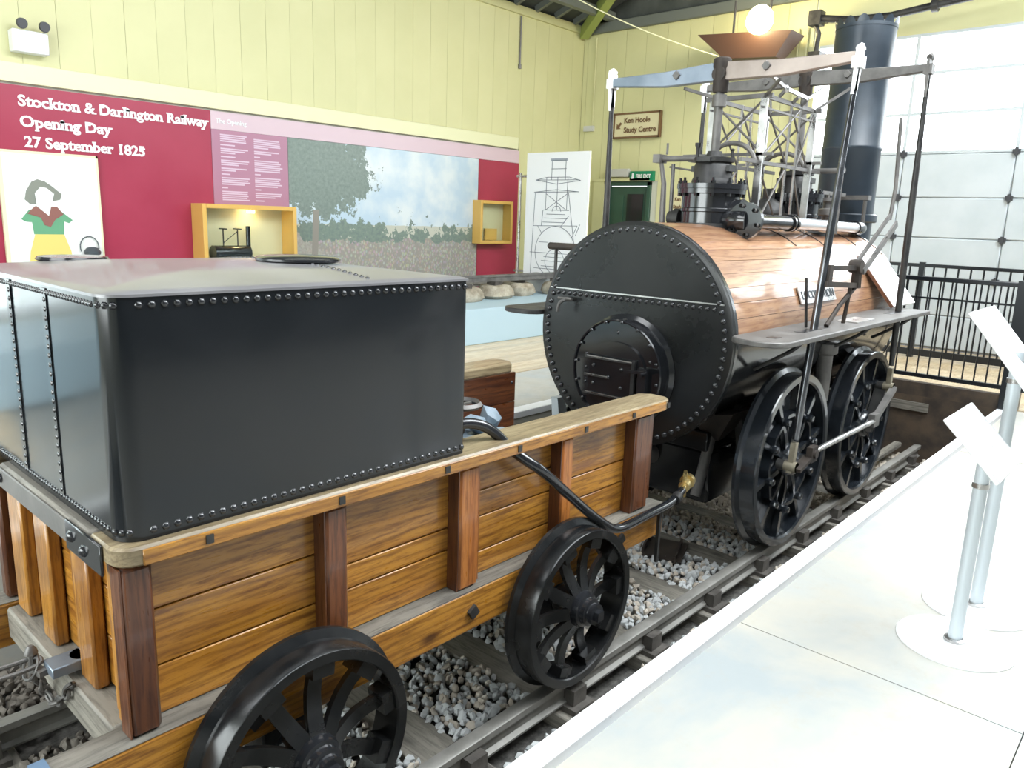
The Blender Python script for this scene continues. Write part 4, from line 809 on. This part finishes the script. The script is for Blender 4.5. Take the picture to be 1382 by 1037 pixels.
def beam(x,yl,zm,ze,hm,he,ml,mr,lab):
    def half(s,m_):
        pts=[(x-.028,0,zm-hm/2),(x-.028,s*.45*yl/.92,zm-hm*.43-.015),(x-.028,s*yl,ze-he/2),(x-.028,s*(yl+.03),ze),(x-.028,s*yl,ze+he/2),(x-.028,s*.45*yl/.92,zm+hm*.40-.015),(x-.028,0,zm+hm/2)]
        o=obj('beam_arm',MB().prism(pts,(.056,0,0)),m_,lo_,bev=.006,label=lab if s<0 else None)
        obj('arm_bolt',MB().lathe([(.03,-.045),(.034,-.035)],'X',(x,s*.34,zm),4,sm=False).lathe([(0,-.045),(.026,-.045),(.026,-.028)],'X',(x,s*.34,zm),6,sm=False),M['greyiron'],o)
        return o
    half(1,ml); half(-1,mr)
    obj('beam_centre',MB().lathe([(0,-.17),(.048,-.17),(.055,-.15),(.055,-.02),(.062,0),(.062,.05),(.05,.06),(0,.06)],'Z',(x,0,zm+.03),20),M['rust'],lo_)
    obj('beam_centre',MB().lathe([(0,-.05),(.05,-.05),(.05,.05),(0,.05)],'X',(x,0,zm-.02),16),M['rust'],lo_)
beam(.05,.91,3.235,3.235,.125,.062,M['bluesteel'],M['brownsteel'],'tapered steel beam arm of the nearer cylinder')
beam(1.50,.91,3.40,3.395,.12,.055,M['greyiron'],M['greyiron'],'tapered grey beam arm of the further cylinder')
obj('piston_rod',MB().tube([(.05,0,2.68),(.05,0,3.15)],.030,14).tube([(.05,0,3.0),(.05,0,3.08)],.05,14),M['greyiron'],lo_); obj('piston_rod',MB().tube([(1.50,0,2.68),(1.50,0,3.34)],.030,14),M['greyiron'],lo_)
# connecting rods
def conrod(x0,z0,x1,z1,y,front,low=True):
    t0,t1=Vector((x0,y,z0)),Vector((x1,y,z1)); d=(t1-t0).normalized()
    o=obj('connecting_rod',MB().tube([t0+d*.18,t0+d*.5,t0+d*1.2,t1-d*.3,t1-d*.18],[.017,.021,.027,.024,.02],10),M['darksteel'] if front else M['iron'],lo_)
    sd=Vector((1,0,0)); mb=MB()
    mb.bar(t0-d*.07+sd*.026,t0+d*.20,.020,.05,up=(1,0,0)).bar(t0-d*.07-sd*.026,t0+d*.20,.020,.05,up=(1,0,0)).tube([t0-d*.075-sd*.03,t0-d*.09,t0-d*.075+sd*.03],.022,8).box(t0.x-.04,t0.x+.04,y-.03,y+.03,t0.z-.04,t0.z+.03)
    obj('strap_end',mb,M['white'] if y>0 or front else M['greyiron'],o)
    if low:
        mb=MB().obox(t1-d*.06,(.022,0,0),(0,.018,0),tuple(-d*.10)).lathe([(0,-.04),(.036,-.04),(.036,.04),(0,.04)],'Y',tuple(t1),14)
        obj('rod_end',mb,M['tarpmetal'],o)
    return o
M['tarpmetal']=mottled('greased pale brass strap',(.17,.145,.10),(.30,.27,.20),9,(.4,.6),.4,.1)
conrod(.04,3.205,-.30,.66,-.93,True); conrod(.06,3.235,.10,.66,.93,False)
conrod(1.50,3.39,1.60,.93,-.93,False); conrod(1.50,3.39,1.50,.93,.93,False)
# wheels, axles
for x in(0,1.492):
    for y in(-.83,.83): place_wheel(lo_,x,y,LR,'l',.1 if x==0 else .35)
    obj('axle',MB().lathe([(.06,-.76),(.06,.76)],'Y',(x,0,LR),16),M['iron'],lo_)
for (x,z,pxx,pzz) in ((0,LR,-.30,.66),(1.492,LR,1.60,.93)):
    obj('crank',MB().bar((x,-.86,z),(pxx,-.875,pzz),.035,.09,up=(0,1,0)).lathe([(0,-.97),(.035,-.97),(.035,-.84),(0,-.84)],'Y',(pxx,0,pzz),12),M['iron'],lo_)
obj('return_crank',MB().bar((-.31,-.972,.645),(-.12,-.975,.70),.025,.06,up=(0,1,0)).box(-.15,-.05,-1.005,-.965,.665,.77).lathe([(0,-1.02),(.03,-1.02),(.03,-.96),(0,-.96)],'Y',(-.10,0,.72),10),M['rust'],lo_)
obj('return_crank',MB().bar((1.60,-.972,.93),(1.16,-.975,.72),.03,.05,up=(0,1,0)).box(1.09,1.21,-1.005,-.955,.685,.785),M['greyiron'],lo_)
obj('coupling_rod',MB().tube([(-.08,-.99,.73),(.1,-.99,.732),(1.0,-.99,.733),(1.13,-.99,.733)],[.016,.02,.02,.015],12),M['steel'],lo_,label='bright coupling rod between the right driving wheels')
# exhaust steam pipe along the boiler
ep=obj('exhaust_pipe',MB().tube([(-.02,-.33,2.225),(.70,-.33,2.222)],.052,18).tube(smooth([(2.10,-.33,2.207),(2.22,-.33,2.205),(2.34,-.30,2.205),(2.44,-.20,2.2),(2.5,-.1,2.2)]),.058,14),M['black'],lo_,label='gloss exhaust pipe from cylinder to chimney, bright middle length')
obj('bright_pipe',MB().tube([(.70,-.33,2.222),(2.12,-.33,2.207)],.045,18),mat('polished pale pipe',(.80,.81,.83),.22,.6),ep)
obj('pipe_flange',MB().lathe([(0,-.12),(.125,-.12),(.125,-.085),(0,-.085)],'X',(.05,-.33,2.225),24).lathe([(0,-.085),(.075,-.08),(.07,.0),(0,.0)],'X',(.05,-.33,2.225),18).lathe([(.05,.66),(.064,.66),(.064,.69),(.05,.69)],'X',(0,-.33,2.222),18,close=True).lathe([(.05,.72),(.064,.72),(.064,.75),(.05,.75)],'X',(0,-.33,2.222),18,close=True),M['black'],ep)
obj('pipe_elbow',MB().tube(smooth([(.02,-.15,2.225),(-.02,-.20,2.225),(-.05,-.28,2.225),(-.04,-.33,2.225)]),.07,12).lathe([(0,-.26),(.10,-.26),(.10,-.19),(0,-.19)],'Y',(.05,0,2.27),20),M['black'],ep)
fb=MB()
for i in range(6):
    t=2*PI*i/6+.3; fb.lathe([(.016,-.145),(.016,-.12)],'X',(.05,-.33+.1*math.cos(t),2.225+.1*math.sin(t)),6,sm=False)
obj('flange_bolts',fb,M['greyiron'],ep)
obj('side_flange',MB().lathe([(0,.20),(.07,.20),(.07,.25),(.05,.26),(.05,.30),(0,.30)],'Y',(.0,0,2.23),14),M['iron'],lo_)
# guide frame: upright posts, rails, braces
ps=MB
for x,y,zb in((.34,-.20,2.14),(.34,.20,2.14),(1.24,-.20,2.14),(1.24,.20,2.14)):
    obj('guide_post',MB().obox((x,y,(zb+3.10)/2),(.011,0,0),(0,.026,0),(0,0,(3.10-zb)/2)).obox((x+.018,y,(zb+3.10)/2),(.012,0,0),(0,.010,0),(0,0,(3.10-zb)/2)),M['steel'],lo_)
    obj('post_foot',MB().box(x-.05,x+.06,y-.05,y+.05,2.115,2.15).dome((x+.04,y-.03,2.15),(0,0,1),.014).dome((x-.03,y+.03,2.15),(0,0,1),.014),M['iron'],lo_)
for x,y in((.80,-.20),(.97,-.20),(.80,.20),(.97,.20)): obj('valve_rod',MB().tube([(x,y,2.12),(x,y,3.12)],.011,8),M['steel'],lo_)
for y in(-.20,.20):
    obj('frame_rail',MB().bar((.30,y,3.10),(1.28,y,3.10),.02,.03).bar((.30,y,3.02),(1.28,y,3.02),.014,.014),M['greyiron'],lo_)
    obj('frame_rail',MB().bar((.05,y,2.645),(1.50,y,2.645),.018,.026),M['greyiron'],lo_)
    for (x0,z0,x1,z1) in((.34,2.16,.79,2.62),(.34,2.62,.79,2.16),(.34,2.66,.97,3.08),(.34,3.08,.80,2.66),(.80,3.08,1.24,2.62),(.97,2.62,1.24,3.08),(.97,2.60,1.24,2.16)):
        obj('frame_brace',MB().tube([(x0,y,z0),(x1,y,z1)],.0085,6),M['greyiron'],lo_)
for x in(.34,1.24):
    obj('frame_crosspiece',MB().bar((x,-.26,3.10),(x,.26,3.10),.03,.03).bar((x,-.30,2.70),(x,.42,2.70),.022,.022),M['greyiron'],lo_)
    for (a,b) in(((x,-.2,2.72),(x,.2,3.08)),((x,.2,2.72),(x,-.2,3.08))): obj('frame_brace',MB().tube([a,b],.0085,6),M['greyiron'],lo_)
for x in(.30,1.20):
    obj('valve_arch',MB().tube([(x,.19*math.cos(t),2.62+.16*math.sin(t)) for t in[PI*i/12 for i in range(13)]],.018,8),M['greyiron'],lo_)
# radius links under the beams
for xb,zb in((.05,3.20),(1.50,3.37)):
    sx=1 if xb<1 else -1
    for y in(-.42,.30):
        obj('radius_link',MB().bar((xb+sx*.02,y,zb-.05),(xb+sx*.28,y*.5,3.10),.016,.020),M['greyiron'],lo_)
lk=[(.28,-.25,3.23),(.57,-.25,3.173),(.80,-.25,3.151),(.96,-.25,3.157),(1.02,-.25,3.17),(1.26,-.25,3.275)]
obj('swing_link',MB().bar(lk[0],lk[1],.018,.024).bar(lk[1],lk[3],.020,.026).bar(lk[3],lk[5],.016,.020).dome(lk[1],(0,-1,0),.03,8).dome(lk[3],(0,-1,0),.022,8).dome(lk[2],(0,-1,0),.022,8),M['steel'],lo_)
obj('swing_link_pin',MB().bar((.57,-.25,3.173),(.57,-.20,3.12),.02,.02).bar((.80,-.25,3.15),(.80,-.2,3.10),.02,.02).bar((.97,-.25,3.16),(.97,-.2,3.10),.02,.02),M['greyiron'],lo_)
# lever frame at the left rear cylinder
lv=obj('valve_crosshead',MB().tube([(.05,.02,2.655),(.05,.46,2.66)],.022,10).box(.0,.10,.42,.48,2.63,2.69).tube([(.05,.39,2.69),(.05,.39,2.77)],.01,6),M['greyiron'],lo_)
obj('valve_spindle',MB().tube([(.05,.44,2.66),(.05,.40,2.48),(.05,.39,2.12)],[.015,.02,.026],8).tube([(.05,.33,2.62),(.05,.32,2.08)],.015,8).tube([(.05,.36,2.6),(.05,.12,2.565)],.008,6),M['greyiron'],lv)
obj('valve_chest',MB().obox((.0,.40,2.08),(.10,0,0),(0,.10,0),(0,0,.05)).tube([(.0,.45,2.05),(.0,.45,2.18)],.03,8).tube([(.05,.33,2.10),(.05,.24,2.2)],.03,8),M['iron'],lv)
obj('valve_crosshead',MB().tube([(1.50,.02,2.655),(1.50,-.40,2.66)],.022,10).tube([(1.5,-.38,2.66),(1.5,-.38,2.15)],.016,8),M['greyiron'],lo_)
obj('valve_chest',MB().lathe([(0,2.1),(.15,2.1),(.15,2.3),(.12,2.38),(.05,2.42),(.05,2.5),(0,2.5)],'Z',(1.22,.10,0),16).box(1.1,1.32,-.12,.1,2.1,2.3),M['iron'],lo_)
obj('safety_valve',MB().lathe([(.05,2.14),(.035,2.2),(.035,2.3),(.075,2.31),(.075,2.36),(.035,2.37),(.035,2.42),(.07,2.43),(.07,2.46),(0,2.46)],'Z',(1.95,-.12,0),14).bar((1.8,-.12,2.50),(2.35,-.12,2.50),.02,.03).tube([(1.95,-.12,2.44),(1.95,-.12,2.50)],.015,6),M['greyiron'],lo_)
# side bracket with lever and diagonal link over the running board
br=obj('lever_bracket',MB().box(-.13,-.07,-.97,-.93,1.84,1.965).bar((-.13,-.95,1.945),(.40,-.95,1.935),.035,.030).bar((-.15,-.95,1.845),(.42,-.95,1.815),.035,.035).tube([(.42,-.95,1.99),(.44,-.95,1.80)],.035,8).lathe([(0,-.99),(.045,-.99),(.045,-.91),(0,-.91)],'Y',(.40,0,1.945),12).tube([(.34,-.95,1.82),(.34,-.93,1.555)],.014,8).tube([(.42,-.95,1.80),(.22,-.93,1.68),(.03,-.93,1.56)],.016,8),M['rust'],lo_)
obj('reversing_link',MB().bar((.40,-.95,1.97),(.98,-.95,2.30),.03,.016,up=(0,1,0)).bar((.43,-.99,1.91),(1.02,-.99,2.245),.045,.014,up=(0,1,0)).dome((.6,-1.0,2.04),(0,-1,0),.012).dome((.8,-1.0,2.15),(0,-1,0),.012),M['greyiron'],lo_)
obj('lever_rod',MB().tube([(.98,-.95,2.27),(1.02,-.95,2.5),(1.0,-.93,2.98)],.014,8),M['greyiron'],lo_)
obj('hand_lever',MB().tube([(-.22,-.86,1.88),(-.16,-.87,1.56)],.01,6),M['iron'],lo_)
# name plate on the lagging
npz=1.735; th=math.asin((npz-BZ)/LR2); yy=-(LR2+.006)*math.cos(th)
pl_=obj('name_plate',MB().obox((.44,yy-.008,npz),(.32,0,0),(0,.004*math.cos(th),-.004*math.sin(th)),(0,.062*math.sin(th),.062*math.cos(th))),M['steel'],lo_)
me=text_mesh('lettering','LOCOMOTION',.085,M['pdark'],ext=.002,off=.001); xs=[v.co.x for v in me.vertices]; k=.58/(max(xs)-min(xs))
for v in me.vertices: v.co=Vector((v.co.x*k,v.co.y*math.sin(th)-v.co.z*math.cos(th),v.co.y*math.cos(th)+v.co.z*math.sin(th)))
o=obj('lettering',me,None,pl_); o.location=Vector((.15,yy-.014-.030*math.sin(th),npz-.030*math.cos(th)))
# left side handle
obj('hand_rest',MB().tube([(-.70,.86,2.00),(-.70,.50,2.00)],.026,10).dome((-.70,.86,2.0),(0,1,0),.026,8),M['rust'],lo_); obj('hand_rest_post',MB().tube([(-.70,.80,2.0),(-.70,.80,1.55)],.012,8),M['iron'],lo_)
# under the boiler: frames, ash pan, springs, drain cone and pipe
for y in(-.52,.52):
    obj('axle_bracket',MB().prism([(-.14,y-.03,.50),(.14,y-.03,.50),(.30,y-.03,1.0),(-.30,y-.03,1.0)],(0,.06,0)),M['iron'],lo_)
    obj('spring_case',MB().lathe([(0,.50),(.085,.50),(.085,.95),(.06,1.0),(.06,1.1),(.10,1.12),(.10,1.2),(0,1.2)],'Z',(1.492,y*1.22,0),16).box(1.40,1.58,y*1.22-.06,y*1.22+.06,.52,.70),M['iron'],lo_)
    obj('spring_case',MB().lathe([(0,.9),(.06,.9),(.06,1.25),(.09,1.27),(.09,1.34),(0,1.34)],'Z',(.78,y*1.3,0),14),M['greyiron'],lo_)
obj('frame_beam',B(-.45,2.3,-.40,.40,.66,.80),M['black'],lo_,bev=.01)
obj('ash_pan',MB().box(-.42,.06,-.42,.42,.28,.66),M['black'],lo_,bev=.02)
obj('drain_cone',MB().hexa([(-.52,-.28,.92),(-.12,-.28,.92),(-.12,-.60,.98),(-.52,-.60,.98)],[(-.38,-.36,.74),(-.30,-.36,.74),(-.30,-.44,.74),(-.38,-.44,.74)]),M['rust'],lo_)
obj('drain_pipe',MB().tube([(-.36,-.38,.80),(-.38,-.38,.72),(-.44,-.38,.55),(-.52,-.38,.36)],.036,12).lathe([(.03,.735),(.045,.735),(.045,.75),(.03,.75)],'Z',(-.36,-.38,0),12,close=True),M['greyiron'],lo_)
obj('bottom_outlet',MB().tube(smooth([(-.55,.15,.80),(-.55,.15,.62),(-.45,.05,.55),(-.25,.05,.52)]),.075,12),M['greyiron'],lo_)
obj('leaning_strut',MB().hexa([(-.78,.72,.9),(-.70,.72,.9),(-.70,.66,.9),(-.78,.66,.9)],[(-.62,.80,.45),(-.48,.80,.45),(-.48,.72,.45),(-.62,.72,.45)]),M['polegrey'],lo_)
# ================================================================ INFORMATION LECTERNS
def lectern(lab,x,y,ztop,pt,pb,hw_,base=True,m='polegrey'):
    t=thing('information_lectern',lab,'information stand',(x,y,.5 if base else -.15))
    z0=.5 if base else -.15
    if base: obj('base_disc',MB().lathe([(0,0),(.222,0),(.222,.006),(.215,.012),(0,.014)],'Z',(x,y,z0),48),M['white'],t)
    obj('pole',MB().tube([(x,y,z0+.01),(x,y,ztop)],.027,16),M[m],t)
    obj('pole_collar',MB().lathe([(0,0),(.042,0),(.042,.012),(.03,.016)],'Z',(x,y,z0+.012),16).tube([(x,y,ztop-.14),(x,y,ztop-.12)],.032,16),M['steel'],t)
    (ya,za),(yb,zb)=pt,pb; d=Vector((0,yb-ya,zb-za)); nrm=Vector((0,-d.z,d.y)).normalized(); nrm=nrm if nrm.z>0 else -nrm
    c=[Vector((x-hw_,ya,za)),Vector((x+hw_,ya,za)),Vector((x+hw_,yb,zb)),Vector((x-hw_,yb,zb))]
    obj('panel',MB().hexa([p-nrm*.020 for p in c],c),M['panelwhite'],t,bev=.004)
    ym,zm=(ya+yb)/2,(za+zb)/2
    obj('panel_bracket',MB().bar((x,y,ztop-.03),(x,ym,zm-.025),.05,.05).obox(Vector((x,ym,zm))-nrm*.03,(.07,0,0),tuple(d*.25),tuple(nrm*.008)),M['steel'],t)
    return t
lectern('white tilted information lectern on round base, nearest the camera',-1.65,-2.22,1.33,(-2.105,1.492),(-2.315,1.280),.205)
lectern('taller white information lectern just behind the nearest one',-1.22,-2.21,1.70,(-2.05,1.87),(-2.36,1.50),.22)
sh=thing('sign_board','white tilted sign board propped on the running board against the engine','sign',(1.9,-.85,1.556))
c=[Vector((1.60,-.57,1.985)),Vector((2.20,-.57,1.985)),Vector((2.20,-.885,1.59)),Vector((1.60,-.885,1.59))]; nn=Vector((0,-.4,.32)).normalized()*.022
obj('panel',MB().hexa([p-nn for p in c],c),M['panelwhite'],sh,bev=.004)
obj('wooden_edge',MB().bar(c[3]-nn*.5+Vector((-.008,0,0)),c[0]-nn*.5+Vector((-.008,0,0)),.014,.026,up=nn),M['redX'],sh)
